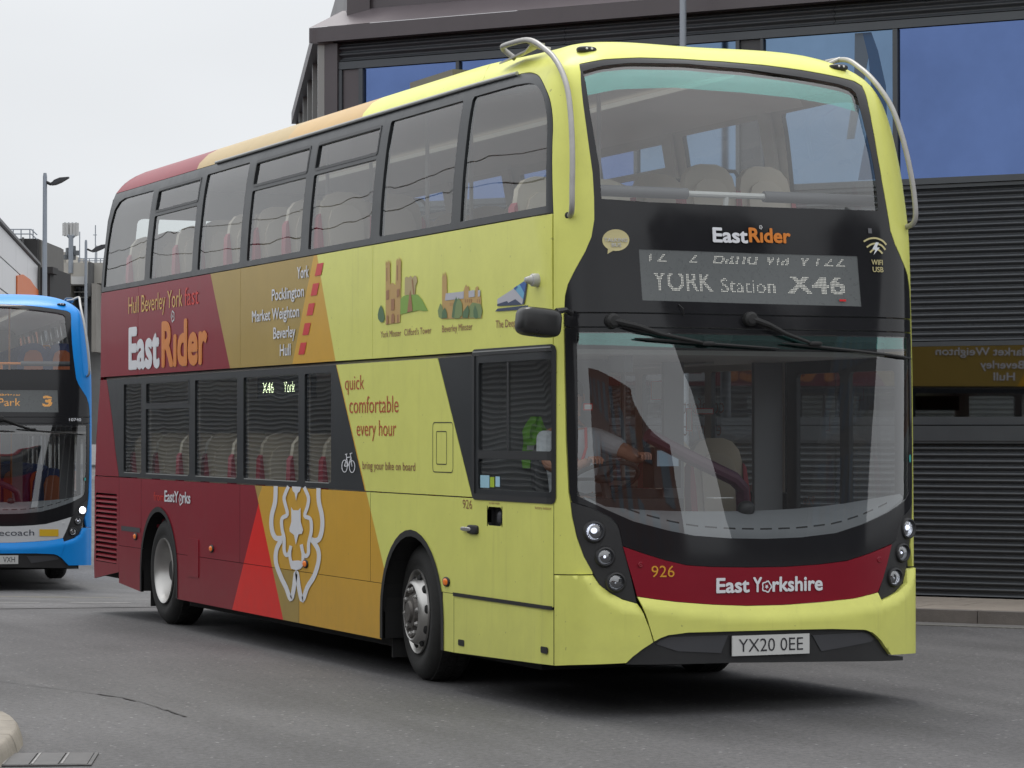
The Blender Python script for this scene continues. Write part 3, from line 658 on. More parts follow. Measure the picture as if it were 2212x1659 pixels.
def seat(root,cfg,x,y,z,handle=True,rot=0):
    B,Pd,T1,T2,C,H,Pm=seat_meshes(cfg)
    s=bpy.data.objects.new('passenger_seat',B);COL.objects.link(s);s.parent=root;s.location=(x,y,z);s.rotation_euler=(0,0,rot)
    for nm,me in (('back_pad',Pd),('side_trim',T1),('side_trim',T2),('cushion',C),('pedestal',Pm))+((('grab_handle',H),) if handle else ()):
        o=bpy.data.objects.new(nm,me);COL.objects.link(o);o.parent=s
    return s

def ret(lst,xa,xb): pass
def build_bus(cfg,loc,rz):
    root=empty(cfg['name'],loc,rz); main=cfg['main']; body=cfg['body']; bodyf=cfg['bodyf']
    P=lambda nm,poly,surf,mat,**k: patch(nm,poly,surf,mat,root,**k)
    # ---- front shell: pillars and brow
    left=[(-.9427,.855),(-.9427,1.3),(-.942,2.24),]+[(-sY(Y_,z_),z_) for Y_,z_ in cmr([(.405,3.06),(.475,3.463),(.515,3.645),(.585,3.778),(.695,3.871),(.85,3.954),(1.03,3.999),(1.18,4.012)])]+[(-2.0,4.012),(-2.0,4.279)]
    right=[(-a,b) for a,b in left]
    outer=left+right[::-1]+[(.83,.861),(.80,1.0),(.83,1.10),(.85,1.19),(.862,1.29),(.885,1.7),(.887,2.1)]+UP_R[::-1]+UP_T[::-1][1:]+UP_L[1:]+[(-.8831,2.435),(-.8827,2.11),(-.8776,1.676),(-.8658,1.351),(-.8576,1.29),(-.85,1.205),(-.8303,1.0862),(-.7999,.9683),(-.765,.878),(-.7616,.861)]
    P('front_shell',outer,front_s,bodyf,thick=.03,step=.05,back=M_LIN)
    # ---- black centre panel with windows cut
    up=[(-.8794,2.446)]+UP_L[::-1][1:]+UP_T[1:]+UP_R[1:-1]+[(.883,2.446)]
    P('destination_panel',shrink(up,.003),front_s,M_BLKGL,off=-.003,thick=.003,holes=[shrink(GL_UP,.002),[(-.5306,2.8351),(-.524,2.521),(.5165,2.511),(.508,2.8313)]],step=.04)
    P('upper_windscreen',GL_UP,front_s,G_FRONT,off=-.018,thick=0,step=.06)
    tb=[(-.765,3.93),(-.68,3.965),(-.5485,3.99),(-.2261,4.012),(.091,4.0),(.3772,3.96),(.5728,3.92),(.64,3.895),(.638,3.78),(.5,3.82),(.3,3.855),(.05,3.875),(-.3,3.88),(-.6,3.845),(-.752,3.80)]
    if main is M_YEL: P('tint_band',tb,front_s,G_TEAL,off=-.028,thick=0,step=.06)
    P('wiper_panel',[(-.8790,2.36),(-.8787,2.438),(.8825,2.438),(.8825,2.36)],front_s,M_BLKGL,off=-.004,thick=.012,step=.09)
    lo=[(-.8782,2.352),(-.8778,2.11),(-.873,1.676),(-.862,1.351),(-.853,1.30)]+CL_L[1:6]+CR_T[1:-1]+[(.6429,1.0135),(.6765,1.035),(.6906,1.102),(.7273,1.179),(.8055,1.2276),(.853,1.27),(.875,1.7),(.881,2.1),(.8815,2.352)]
    gl=[(-.822,2.325)]+[(-.822,1.7)]+DASH+[(.822,1.7),(.828,2.325)]
    P('windscreen_surround',shrink(lo,.003),front_s,M_BLKGL,off=-.004,thick=.012,holes=[gl],step=.08)
    P('windscreen',gl,front_s,G_LOW,off=-.008,thick=0,step=.08)
    if main is M_YEL: P('tint_band',[(-.815,2.32),(-.815,2.25),(-.3,2.235),(.3,2.235),(.815,2.25),(.82,2.32)],front_s,G_TEAL,off=-.016,thick=0,step=.07)
    # ---- crimson / white fascia
    cr=CR_T+[(.6154,.902),(.5873,.8026)]+CR_B+[(-.5955,.8074),(-.6175,.9152)]
    P('front_fascia',shrink(cr,.003),front_s,cfg['fascia'],off=0,thick=.02,step=.08)
    for s_ in (-.5659,.5609):
        m=MB(); c=FR(s_,.918); m.lathe([(0,.018),(-.004,.014),(-.002,.006),(-.006,0)],c,'y',14); m.build('fascia_bolt',cfg['fascia'],root,True)
    # ---- bumper with proud lower lip
    def lipfn(s,z):
        zl=float(np.interp(s,LIPX,LIPZ)); t=float(np.interp(s,[-.5808,0,.5553],[.7264,.655,.7122]))
        return .0+.05*min(1,max(0,(t-z)/max(t-zl,.02)))
    bm=CR_B+[(-.5793,.7210),(-.566,.6724),(-.5474,.602),(-.5325,.5264)]+BMP_B+[(.5497,.5469),(.5635,.6188)]
    P('bumper',shrink(bm,.003),front_s,main,off=0,thick=.03,step=.03,offfn=lipfn)
    def cornfn(s,z):
        s=abs(s);e=float(np.interp(s,[.56,.64,.69,.734,.7616],[.675,.70,.738,.787,.85]))
        a=max(0,min(1,(e-z)/.045)) if s<.7616 else max(0,min(1,(s-.7616)/.03+ (e-z)/.045 if s<.79 else 1))
        return .045*a*(1-sst(.76,.88,s))+.0
    cl=[(-.9427,.8494),(-.7616,.8558),(-.7339,.797),(-.6904,.7487),(-.6395,.709),(-.5793,.6833),(-.566,.65),(-.5363,.5372),(-.5198,.4528),(-.5662,.4086),(-.6031,.3662),(-.6288,.3289),(-.7853,.3171),(-.9427,.298)]
    cr2=[(.9427,.8494),(.83,.853),(.775,.853),(.7555,.838),(.7307,.7605),(.6685,.708),(.6205,.683),(.5583,.6583),(.5635,.6188),(.5497,.5469),(.5239,.4366),(.5443,.4129),(.5704,.3664),(.6028,.3191),(.7188,.315),(.8342,.309),(.9427,.30)]
    P('bumper_corner',shrink(cl,.003),front_s,main,thick=.03,step=.03,offfn=cornfn); P('bumper_corner',shrink(cr2,.003),front_s,main,thick=.03,step=.03,offfn=cornfn)
    # ---- lower black valance
    va=[(-.5198,.4528)]+BMP_B+[(.5443,.4129),(.5704,.3664),(.6028,.3191),(.7,.300),(.70,.275),(.3,.295),(-.1744,.312),(-.5,.315),(-.6288,.318),(-.6031,.3662),(-.5662,.4086)]
    P('valance',shrink(va,.002),front_s,M_PLAS,off=.02,thick=.03,step=.05)
    P('valance_insert',[(-.5063,.4395),(-.49,.462),(-.453,.4812),(-.1906,.4822),(-.2234,.375),(-.4145,.3936)],front_s,M_GREYP,off=.026,thick=.006,step=.08)
    P('valance_insert',[(.2039,.4648),(.4554,.4686),(.49,.455),(.5139,.4238),(.50,.408),(.2471,.3634)],front_s,M_GREYP,off=.026,thick=.006,step=.08)
    # number plate
    py=S(0,.42)[1]-.045
    def plate(px,pz): return Vector((HW+px,py,pz))
    m=MB(); po=cfg.get('plate_off',0); m.box((HW-.265+po,py+.002,.355),(HW+.272+po,py+.012,.478)); m.build('number_plate',pbr('plate_white',(.62,.62,.60),.35),root)
    text_on('plate_lettering',cfg['plate'][0],cfg['plate'][1],cfg['plate'][2],.379,.078,lambda x,z:plate(x,z),MV['plateink'],root,offset=-.004)
    # ---- headlamp clusters
    for CLP,sg in ((CL_L,-1),(CL_R,1)):
        P('lamp_cluster',shrink(CLP,.003),front_s,M_PLAS,off=-.006,thick=.02,step=.05)
        cs=[(.7535,1.1175,.047),(.7106,.966,.043),(.6672,.8133,.043)] if sg<0 else [(.765,1.105,.047),(.715,.954,.043),(.658,.8015,.043)]
        for i,(s_,z_,r_) in enumerate(cs):
            s_*=sg; c=Vector(FR(s_,z_)); p0=Vector(FR(s_,z_))-Vector(surf_pt(front_s,0)(s_,z_)); n=p0.normalized()
            n=Vector((n.x*.45,n.y,0)).normalized(); q=n.to_track_quat('Z','Y').to_matrix()
            m=MB(); m.lathe([(-.005,r_*1.5),(.012,r_*1.38),(.016,r_*1.2),(.006,r_*1.08),(-.004,r_)],c,'z',28,rot=q); hb=m.build('headlight',M_PLAS,root,True)
            m=MB(); m.lathe([(-.002,r_*1.02),(-.014,r_*.8),(-.026,r_*.45),(-.028,0)],c,'z',24,rot=q); m.build('reflector',M_SILV if i!=1 else pbr('frosted_lens',(.36,.37,.38),.3),hb,True)
            if cfg.get('lit') and i==0:
                m=MB(); m.lathe([(.004,r_*.98),(.008,r_*.5),(.009,0)],c,'z',24,rot=q); m.build('lit_lens',pbr('lit_headlight',(.9,.9,1),.3,emit=(.85,.88,1),estr=9),hb,True)
            else:
                m=MB(); m.lathe([(.002,r_*.98),(.010,r_*.6),(.013,0)],c,'z',24,rot=q); m.build('lens',glass('lamp_lens',(.9,.92,.95),1.4,.16),hb,True)
                m=MB(); m.blob(c-n*.012+Vector((0,0,.006*(1-i))),((.022,.018,.018) if i==0 else (.009,.009,.009)),2,10,6); m.build('bulb',pbr('bulb',(.85,.86,.9),.15,metal=.3,emit=(.8,.85,1),estr=1.5) if i!=2 else M_SILV,hb,True)
    # roof marker lamps
    for s_ in (-.79,.70):
        c=Vector(FR(s_,4.105)) if s_<0 else Vector(FR(s_,4.075)); m=MB(); m.blob(c,(.065,.04,.022),3,18,8); lp=m.build('marker_lamp',M_PLAS,root,True)
        for dx in (-.015,.02): m=MB(); m.blob((c[0]+dx,c[1]-.036,c[2]+.004),(.010,.006,.008),2,8,6); m.build('lamp_lens',pbr('bright_lens',(.8,.8,.82),.1),lp,True)
    # tree guard hoops
    for sg in (-1,1):
        X=lambda x: x if sg<0 else 2*HW-x
        pts=[(.10,.37,3.03),(.075,.27,3.045),(.064,.232,3.09),(.066,.235,3.2),(.08,.26,3.38),(.10,.32,3.6),(.12,.41,3.80),(.135,.53,3.94),(.14,.67,4.05),(.135,.80,4.12),(.125,.95,4.185),(.12,1.1,4.21),(.12,1.38,4.215),(.13,1.45,4.21),(.16,1.47,4.19),(.21,1.43,4.14)]
        pts=[(X(a),b,c) for a,b,c in pts]; P_=[]
        for i in range(len(pts)-1):
            for t in (0,.33,.66):
                p0=Vector(pts[max(i-1,0)]);p1=Vector(pts[i]);p2=Vector(pts[i+1]);p3=Vector(pts[min(i+2,len(pts)-1)])
                P_.append(.5*((2*p1)+(-p0+p2)*t+(2*p0-5*p1+4*p2-p3)*t*t+(-p0+3*p1-3*p2+p3)*t**3))
        P_.append(Vector(pts[-1]))
        m=MB(); m.tube(P_,.0175,12); hp=m.build('tree_guard',M_GREYT,root,True,sharp=60)
        m=MB(); m.tube([(X(.12),1.08,4.215),(X(.22),1.08,4.17),(X(.30),1.08,4.16)],.014,8); m.build('cross_bar',M_GREYT,hp,True)
        m=MB(); V,F=flatpoly([(X(.18),1.62,4.135),(X(.18),1.20,4.165),(X(.20),1.14,4.21),(X(.30),1.16,4.21),(X(.30),1.5,4.185)],.012,(0,0,1)); m.add(V,F); m.build('mounting_plate',M_GREYT,hp)
        m=MB(); m.blob((X(.09),.34,3.035),(.03,.03,.03),2.4,12,8); m.build('foot',M_RUB,hp,True)
    # mirror
    m=MB(); m.blob((-.205,.13,2.375),(.135,.085,.087),4.2,24,16,rot=Matrix.Rotation(R(5),3,'Y')); mr_=m.build('mirror',pbr('mirror_shell',(.02,.02,.02),.28,noise=.1),root,True)
    m=MB(); m.tube([(-.10,.10,2.44),(-.03,.12,2.452),(.03,.22,2.445),(.06,.24,2.44)],[.02,.016,.016,.02],8); m.build('mirror_arm',M_PLAS,mr_,True)
    m=MB(); m.blob((2*HW+.14,.0,2.40),(.11,.085,.16),3.2,20,14); 
    mm=m.build('mirror',MATS['mirror_shell'],root,True) if cfg.get('nearmirror') else None
    # ---- sides
    for sd,surf,flip in (('o',side_off,True),('n',side_near,False)):
        Pk=lambda nm,poly,mat,**k: patch(nm,poly,surf,mat,root,kind='y',flip=flip,**k)
        rearz=lambda z: rz_(z)-RD-.002
        up_holes=[]; 
        W=[(9.44,10.86,1),(7.95,9.27,2),(6.61,7.79,1),(5.09,6.42,2),(3.56,4.91,2),(2.03,3.38,1)]
        hopz=3.70; panes=[]
        for a,b,k in W:
            if k==1: panes.append(rr(a,3.105,b,3.93,.02,2))
            else: panes.append(rr(a,3.105,b,3.675,.02,2)); panes.append(rr(a+.01,3.725,b-.01,3.90,.02,2))
        # rear quarter window shaped to the raked back
        panes[0]=[(9.44,3.105),(10.86,3.105),(10.84,3.45),(10.80,3.70),(10.74,3.84),(10.62,3.91),(10.45,3.935),(9.46,3.93),(9.44,3.90)]
        panes.append([(1.87,3.105)]+cmr([(.49,3.105),(.535,3.46),(.575,3.64),(.65,3.765),(.77,3.86),(.95,3.92),(1.21,3.937)])+[(1.85,3.935),(1.87,3.91)])
        band=cmr([(.41,3.06),(.48,3.461),(.52,3.642),(.59,3.774),(.70,3.867),(.85,3.950),(1.03,3.995),(1.18,4.008)])+[(rearz(4.0),4.008),(rearz(3.85),3.85),(rearz(3.67),3.67),(rearz(3.46),3.46),(rearz(3.06),3.06)]
        Pk('upper_window_band',band,M_BAND,off=-.001,thick=.035,holes=panes,step=.09,back=M_LIN)
        for p in panes:
            w=Pk('side_window',p,G_SIDE,off=-.012,thick=0,step=.25 if p is not panes[-1] else .06)
        # hopper frames
        for a,b,k in W:
            if k==2:
                for zz in (3.68,):
                    ribbon('window_frame',rr(a+.0,3.715,b-.0,3.915,.02,2),.022,surf,pbr('frame_dark',(.02,.021,.023),.4),root,off=.003,kind='y',closed=True,flip=flip)
        # gutter rail
        m=MB(); g=[]
        for k in range(24):
            Y=1.24+(7.62-1.24)*k/23; p=surf(Y,4.018); g.append((p[0]+(-.012 if sd=='o' else .012),p[1],p[2]))
        m.tube(g,.013,8); m.build('gutter_rail',pbr('gutter_grey',(.42,.43,.42),.4,metal=.3),root,True)
        # roof cove
        cv_=[(fz(4.012)+DD+1.0-.001,4.012),(rearz(4.012),4.012),(rearz(4.14),4.14),(rearz(4.22),4.22),(rearz(4.279),4.279),(fz(4.279)+DD+1.0,4.279)]
        Yf=fz(4.2)+DD+1.0; cv_.append((Yf,4.2)); Yf=fz(4.1)+DD+1.0; cv_.append((Yf,4.1))
        Pk('roof_side',cv_,body,thick=.03,step=.14,back=M_CEIL)
        # upper row of panels
        g=.003
        cuts=[(.385,3.495),(3.495,6.565),(6.565,9.62),(9.62,None)]
        for a,b in cuts:
            if b is None: pl=[(a+g,2.242),(a+g,3.052),(rearz(3.05),3.052),(rearz(2.6),2.6),(rearz(2.242),2.242)]
            elif a<1: pl=[(.39,2.242),(.415,3.052),(b-g,3.052),(b-g,2.242)]
            else: pl=rr(a+g,2.242,b-g,3.052,.002,1)
            Pk('side_panel',pl,body,thick=.03,step=.3,back=M_LIN)
        # lower window band
        lp=[]
        LW=[(9.51,10.11,0),(8.0,9.36,2),(6.65,7.83,1),(5.11,6.48,1),(4.37,4.97,0)]
        for a,b,k in LW:
            if k==2: lp.append(rr(a,1.345,b,1.925,.02,2)); lp.append(rr(a+.01,1.975,b-.01,2.155,.02,2))
            else: lp.append(rr(a,1.34,b,2.16,.02,2))
        if sd=='o':
            bandl=[(10.72,2.214),(10.64,2.08),(10.50,1.81),(10.40,1.54),(10.27,1.296),(3.655,1.296),(4.27,2.214)]
            Pk('lower_window_band',bandl,M_BAND,off=-.001,thick=.035,holes=lp,step=.2,back=M_LIN)
            Pk('side_panel',[(4.262,2.214),(2.255,2.214),(1.655,1.296),(3.647,1.296)],body,thick=.03,step=.25,back=M_LIN)
            Pk('side_panel',[(10.726,2.214),(rearz(2.214),2.214),(rearz(1.9),1.9),(rearz(1.5),1.5),(rearz(1.296),1.296),(10.277,1.296),(10.407,1.54),(10.507,1.81),(10.647,2.08)],body,thick=.03,step=.2,back=M_LIN)
            cw=rr(.405,1.60,1.545,2.165,.02,2); cwl=rr(.405,1.35,1.55,1.545,.02,2)
            Pk('cab_window_band',[(2.247,2.214),(.38,2.214),(.378,1.296),(1.647,1.296)],M_BAND,off=-.001,thick=.03,holes=[cw,cwl],step=.2,back=M_LIN)
            Pk('side_window',cw,G_SIDE,off=-.012,thick=0,step=.3); Pk('side_window',cwl,G_SIDE,off=-.012,thick=0,step=.3)
            fm=pbr('frame_dark',(.02,.021,.023),.4)
            ribbon('window_frame',rr(.375,1.30,1.62,2.235,.02,2),.04,surf,fm,root,off=.006,kind='y',closed=True,flip=flip)
            ribbon('window_frame',[(1.075,1.585),(1.075,2.18)],.022,surf,fm,root,off=-.004,kind='y',flip=flip)
            ribbon('window_frame',[(.40,1.573),(1.56,1.573)],.05,surf,fm,root,off=.002,kind='y',flip=flip)
            ribbon('window_frame',[(.40,2.238),(1.62,2.238)],.008,surf,pbr('frame_edge',(.3,.31,.3),.4),root,off=.010,kind='y',flip=flip)
            for cx in (1.50,): pass
        else:
            # nearside: door bay at the front, windows behind
            bandl=[(10.72,2.214),(10.64,2.08),(10.50,1.81),(10.40,1.54),(10.27,1.296),(1.99,1.296),(1.99,2.214)]
            Pk('lower_window_band',bandl,M_BAND,off=-.001,thick=.035,holes=lp+[rr(2.1,1.34,3.1,2.16,.02,2),rr(3.2,1.34,4.25,2.16,.02,2)],step=.2,back=M_LIN)
            lp=lp+[rr(2.1,1.34,3.1,2.16,.02,2),rr(3.2,1.34,4.25,2.16,.02,2)]
            Pk('side_panel',[(10.726,2.214),(rearz(2.214),2.214),(rearz(1.9),1.9),(rearz(1.5),1.5),(rearz(1.296),1.296),(10.277,1.296),(10.407,1.54),(10.507,1.81),(10.647,2.08)],body,thick=.03,step=.2,back=M_LIN)
            dh=[rr(.54,.45,1.12,2.12,.03,2),rr(1.24,.45,1.83,2.12,.03,2)]
            Pk('passenger_door',[(.42,.33),(.42,2.214),(1.97,2.214),(1.97,.33)],M_BAND,off=-.004,thick=.03,holes=dh,step=.2)
            for h in dh: Pk('door_glass',h,G_SIDE,off=-.016,thick=0,step=.4)
        for p in lp: Pk('side_window',p,G_SIDE,off=-.012,thick=0,step=.3)
        for h in (lp[1:3]):
            pass
        ribbon('window_frame',rr(8.01,1.965,9.35,2.165,.02,2),.018,surf,pbr('frame_dark',(.02,.021,.023),.4),root,off=.003,kind='y',closed=True,flip=flip)
        for (a,b,k) in LW:
            ribbon('window_trim',[(a+.03,1.338),(b-.03,1.338)],.008,surf,pbr('frame_edge',(.3,.31,.3),.4),root,off=.002,kind='y',flip=flip)
        # waist panels z .655..1.285
        def arch(cy,r,zc,z0,n=14):   # arch outline from front foot over to rear foot at height z0 upward
            out=[]
            for k in range(n+1):
                t=math.pi*k/n; out.append((cy-r*math.cos(t),zc+r*math.sin(t)))
            return [q for q in out if q[1]>=z0-1e-6]
        A1=(2.73,.575,.45);A2=(8.925,.575,.45)
        def row(z0,z1,a,b,nm='side_panel',mat=None):
            top=[(b,z1),(a,z1)];bot=[(a,z0)]
            for cy,r,zc in (A1,A2):
                if a<cy<b:
                    if z0>=zc: hw=math.sqrt(r*r-(z0-zc)**2)
                    else: hw=r
                    q=[]
                    a0=math.asin(max(0,(z0-zc))/r) if z0>zc else 0
                    for k in range(15):
                        t=a0+(math.pi-2*a0)*k/14; q.append((cy-r*math.cos(t),zc+r*math.sin(t)))
                    if z0<zc: q=[(cy-r,z0)]+q+[(cy+r,z0)]
                    bot+=q
            bot.append((b,z0)); 
            return Pk(nm,bot+top,mat or body,thick=.025,step=.2,back=M_UNDER)
        z_m=.652
        # front cab panel with the charging recess cut out, split at joints
        rec=[rr(1.165,1.12,1.385,1.24,.02,2)] if sd=='o' else []
        st=.382 if sd=='o' else 1.99
        bot=[(st,z_m)]; cy,r,zc=A1; a0=math.asin((z_m-zc)/r)
        for k in range(15):
            t=a0+(math.pi-2*a0)*k/14; bot.append((cy-r*math.cos(t),zc+r*math.sin(t)))
        Pk('side_panel',bot+[(3.532-g,z_m),(3.532-g,1.288),(st,1.288)],body,thick=.025,holes=rec,step=.16,back=M_UNDER)
        row(z_m,1.288,3.532+g,6.565-g); row(z_m,1.288,6.565+g,9.50-g)
        # skirt
        zs=.648
        if sd=='o':
            Pk('skirt_panel',[(.382,.30),(.382,zs-.012),(1.957,zs-.012),(1.957,.262)],body,thick=.025,step=.3,back=M_UNDER)
            Pk('skirt_panel',[(1.963,.262),(1.963,zs),(2.155+.0,zs),(2.155,.262)],body,thick=.025,step=.3,back=M_UNDER)
            ribbon('rubber_strip',[(.385,.647),(1.96,.647)],.024,surf,M_RUB,root,off=.008,kind='y',flip=flip)
        Pk('skirt_panel',[(3.305,.255),(3.305,.45),(3.28,.60),(3.268,zs),(5.09-g,zs),(5.09-g,.255)],body,thick=.025,step=.3,back=M_UNDER)
        Pk('skirt_panel',[(5.09+g,.255),(5.09+g,zs),(8.385,zs),(8.352,.50),(8.35,.255)],body,thick=.025,step=.3,back=M_UNDER)
        Pk('skirt_panel',[(9.50,.255),(9.50,.45),(9.465,zs),(10.258,zs),(10.258,.30)],body,thick=.025,step=.3,back=M_UNDER)
        # rear quarter: flap, grille, corner
        Pk('access_flap',[(9.503,z_m),(9.503,1.288),(10.255,1.288),(10.255,z_m)],body,thick=.025,step=.3,back=M_UNDER)
        ribbon('flap_strip',[(9.53,.815),(10.17,.815)],.045,surf,M_GREYP,root,off=.003,kind='y',flip=flip)
        yr=rearz(.7)
        Pk('rear_corner_panel',[(10.262,.40),(10.262,1.288),(yr,1.288),(yr,.30)],body,thick=.02,holes=[rr(10.34,.47,yr-.05,1.13,.01,1)],step=.15,back=M_UNDER)
        for k in range(14):
            z0=.477+k*.047
            m=MB(); x0=0 if sd=='o' else 2*HW
            sgx=1 if sd=='o' else -1
            V=[(x0+sgx*.0,10.335,z0),(x0+sgx*.0,yr-.045,z0),(x0+sgx*.035,yr-.045,z0+.03),(x0+sgx*.035,10.335,z0+.03),(x0+sgx*.003,10.335,z0+.016),(x0+sgx*.003,yr-.045,z0+.016)]
            m.add(V,[(0,1,2,3) if sd=='n' else (3,2,1,0),(4,5,1,0),(3,2,5,4)]); m.build('louvre_slat',body if cfg['name']!='blue_bus' else main,root)
        m=MB(); m.box((.04 if sd=='o' else 2*HW-.06,10.3,.45),(.06 if sd=='o' else 2*HW-.04,yr,1.15)); m.build('grille_backing',M_UNDER,root)
        # arch lips
        for cy,r,zc in (A1,A2):
            q=[(cy-r,.262)]+[(cy-r*math.cos(math.pi*k/18),zc+r*math.sin(math.pi*k/18)) for k in range(19)]+[(cy+r,.262)]
            ribbon('wheel_arch_lip',[(a+(-.012 if a>cy else .012)*0,b) for a,b in q],.045,surf,M_RUB,root,off=.006,kind='y',flip=flip,step=.08)
            m=MB(); sgx=1 if sd=='o' else -1; x0=.0 if sd=='o' else 2*HW; V=[];F=[]
            for (a,b) in q: V+=[(x0+sgx*.012,a,b),(x0+sgx*.62,a,b)]
            F=[(2*i,2*i+1,2*i+3,2*i+2) for i in range(len(q)-1)]; m.add(V,F); m.build('wheel_well',M_UNDER,root)
        # side marker lamps and little fittings
        for Y,z in ((2.085,.722),(4.93,.715),(7.33,.735),(9.68,.755)):
            m=MB(); p=surf(Y,z); x=p[0]+(-.004 if sd=='o' else .004)
            m.blob((x,p[1],p[2]),(.012,.062,.033),2.2,16,8); lp_=m.build('side_marker',M_RUB,root,True)
            m=MB(); m.blob((x+(-.006 if sd=='o' else .006),p[1],p[2]),(.010,.045,.024),2.2,14,8); m.build('marker_lens',pbr('amber_lens',(.75,.18,.02),.2,emit=(.9,.2,.02),estr=.12),lp_,True)
    # offside fittings
    surf=side_off; fl=True
    m=MB(); m.box((.05,1.14,1.10),(.07,1.41,1.26)); m.box((.0,1.15,1.115),(.05,1.165,1.245));m.box((.0,1.385,1.115),(.05,1.40,1.245)); m.build('charging_recess',M_UNDER,root)
    m=MB(); m.blob((.045,1.27,1.17),(.02,.05,.045),2.5,14,8); m.build('recess_cap',M_GREYP,root,True)
    m=MB(); m.blob((-.006,1.62,1.085),(.016,.085,.030),4,18,10); hd=m.build('door_handle',M_RUB,root,True)
    m=MB(); m.blob((-.020,1.71,1.086),(.008,.085,.014),3.5,16,8); m.build('handle_grip',M_METAL,hd,True)
    for Y,z in ((1.83,.335),(.50,.385)): patch('jacking_point_cover',rr(Y-.05,z-.02,Y+.05,z+.02,.01,2),side_off,M_RUB,root,off=.004,thick=.004,kind='y',flip=True,step=.1)
    if cfg['name']!='blue_bus':
        ribbon('hatch_outline',rr(1.975,1.45,2.335,1.782,.03,3),.006,surf,M_RUB,root,off=.002,kind='y',closed=True,flip=fl)
        ribbon('hatch_outline',rr(2.087,1.503,2.268,1.722,.012,2),.006,surf,M_RUB,root,off=.002,kind='y',closed=True,flip=fl)
    patch('tow_cover',rr(7.70,.47,8.02,.80,.02,2),side_off,body,root,off=.006,thick=.006,kind='y',flip=True,step=.2)
    m=MB(); m.lathe([(0,.042),(-.038,.040),(-.042,.037),(-.044,.030),(-.085,.016),(-.09,0)],(0.0,.60,2.655),'x',20); m.build('side_camera',pbr('camera_housing',(.45,.45,.44),.4),root,True)
    # roof cap, hatch, rear
    m=MB(); y0=fz(4.279)+DD;V=[];F=[]
    ys=[fz(4.279)+.20,2.2,3,5,7,9,rz_(4.279)]
    for y in ys:
        for x in (.06,.6,1.0,1.275,1.55,1.95,2.49):
            pass
    m.box((1.05,1.9,4.272),(1.50,10.28,4.279)); m.build('roof_cap',body,root)
    m=MB(); V,F=flatpoly([(.62,3.5,4.345),(.62,4.35,4.345),(1.9,4.35,4.345),(1.9,3.5,4.345)],.10,(0,0,1)); m.add(V,F); m.build('roof_hatch',pbr('hatch_brown_grey',(.11,.10,.095),.5),root)
    rh=rr(-.62,3.16,.62,3.80,.05,3)
    q=1.0
    P_r=lambda nm,poly,mat,**k: patch(nm,poly,rear_s,mat,root,flip=True,**k)
    P_r('rear_panel',[(-q,.32),(-q,3.05),(q,3.05),(q,.32)],main if cfg['name']=='blue_bus' else M_CRIM,thick=.03,step=.3,back=M_LIN)
    P_r('rear_window_band',[(-q,3.056),(-q,4.10),(q,4.10),(q,3.056)],M_BAND,thick=.03,step=.2,holes=[rh],back=M_LIN)
    P_r('rear_window',rh,G_SIDE,off=-.012,thick=0,step=.4)
    P_r('rear_dome',[(-q,4.104),(-q,4.279),(q,4.279),(q,4.104)],body,thick=.03,step=.12,back=M_CEIL)
    # ---- floors, ceilings, bulkheads
    m=MB(); [m.box(a_,b_) for a_,b_ in (((.05,.62,.301),(2.50,2.13,.36)),((.66,2.13,.301),(1.89,3.33,.36)),((.05,3.33,.301),(2.50,8.33,.36)),((.66,8.33,.301),(1.89,9.52,.36)),((.05,9.52,.421),(2.50,11.05,.46)))]; m.build('lower_floor',M_FLOOR,root)
    m=MB(); m.box((.06,.62,2.205),(2.49,11.0,2.235),1); m.box((.06,.62,2.235),(2.49,11.0,2.30),0); m.build('upper_floor',[M_FLOOR,M_CEIL],root)
    V=[];F=[];prof=[(.115,3.96),(.16,4.03),(.26,4.11),(.45,4.165),(.8,4.20),(1.275,4.21),(1.75,4.20),(2.1,4.165),(2.29,4.11),(2.39,4.03),(2.435,3.96)]
    for y in (1.3,2.4,6,8.5,10.7):
        kx,dz=((.86,-.05) if y<2 else (.97,0)); [V.append((HW+(x-HW)*kx,y,z+dz)) for x,z in prof]
    n=len(prof)
    for j in range(4):
        for i in range(n-1): F.append((j*n+i,j*n+i+1,(j+1)*n+i+1,(j+1)*n+i))
    mesh('ceiling',V,F,M_CEIL,root,True)
    m=MB(); m.box((.05,1.72,.36),(1.02,1.76,2.20)); m.build('cab_bulkhead',M_BULK,root)
    m=MB(); m.box((.10,.9,.36),(2.45,10.9,.40)); 
    m=MB(); m.box((.06,3.4,2.3),(.10,11.0,3.04)); m.box((2.45,.7,2.3),(2.49,11,3.04)); m.build('wall_lining',M_LIN,root)
    # underbody
    m=MB(); m.box((.14,.85,.23),(2.41,2.1,.30)); m.box((.65,2.1,.20),(1.9,3.4,.30)); m.box((.10,3.36,.20),(2.45,8.3,.30)); m.box((.65,8.3,.20),(1.9,9.5,.30)); m.box((.1,9.52,.32),(2.45,11.2,.42)); m.build('underbody',M_UNDER,root)
    # window posts inside
    for X0 in (.055,2.465):
        for Y in (9.355,7.87,6.515,5.0,3.47,1.95):
            sx=1 if X0<1 else -1; xo=X0 if X0<1 else X0+.03
            V=[(xo+sx*a,y,z) for z,a in ((3.06,0),(3.6,.035),(3.95,.10)) for y in (Y+.02,Y+.17)]+[(xo+sx*(a+.03),y,z) for z,a in ((3.06,0),(3.6,.035),(3.95,.10)) for y in (Y+.02,Y+.17)]
            mesh('window_post',V,[(0,1,3,2),(2,3,5,4),(6,8,9,7),(8,10,11,9),(0,2,8,6),(2,4,10,8),(1,7,9,3),(3,9,11,5)],M_LIN,root)
        for Y in (9.43,7.91,6.56,5.04):
            m=MB(); m.box((X0-.0,Y+.03,1.30),(X0+.03,Y+.13,2.2)); m.build('window_post',M_LIN,root)
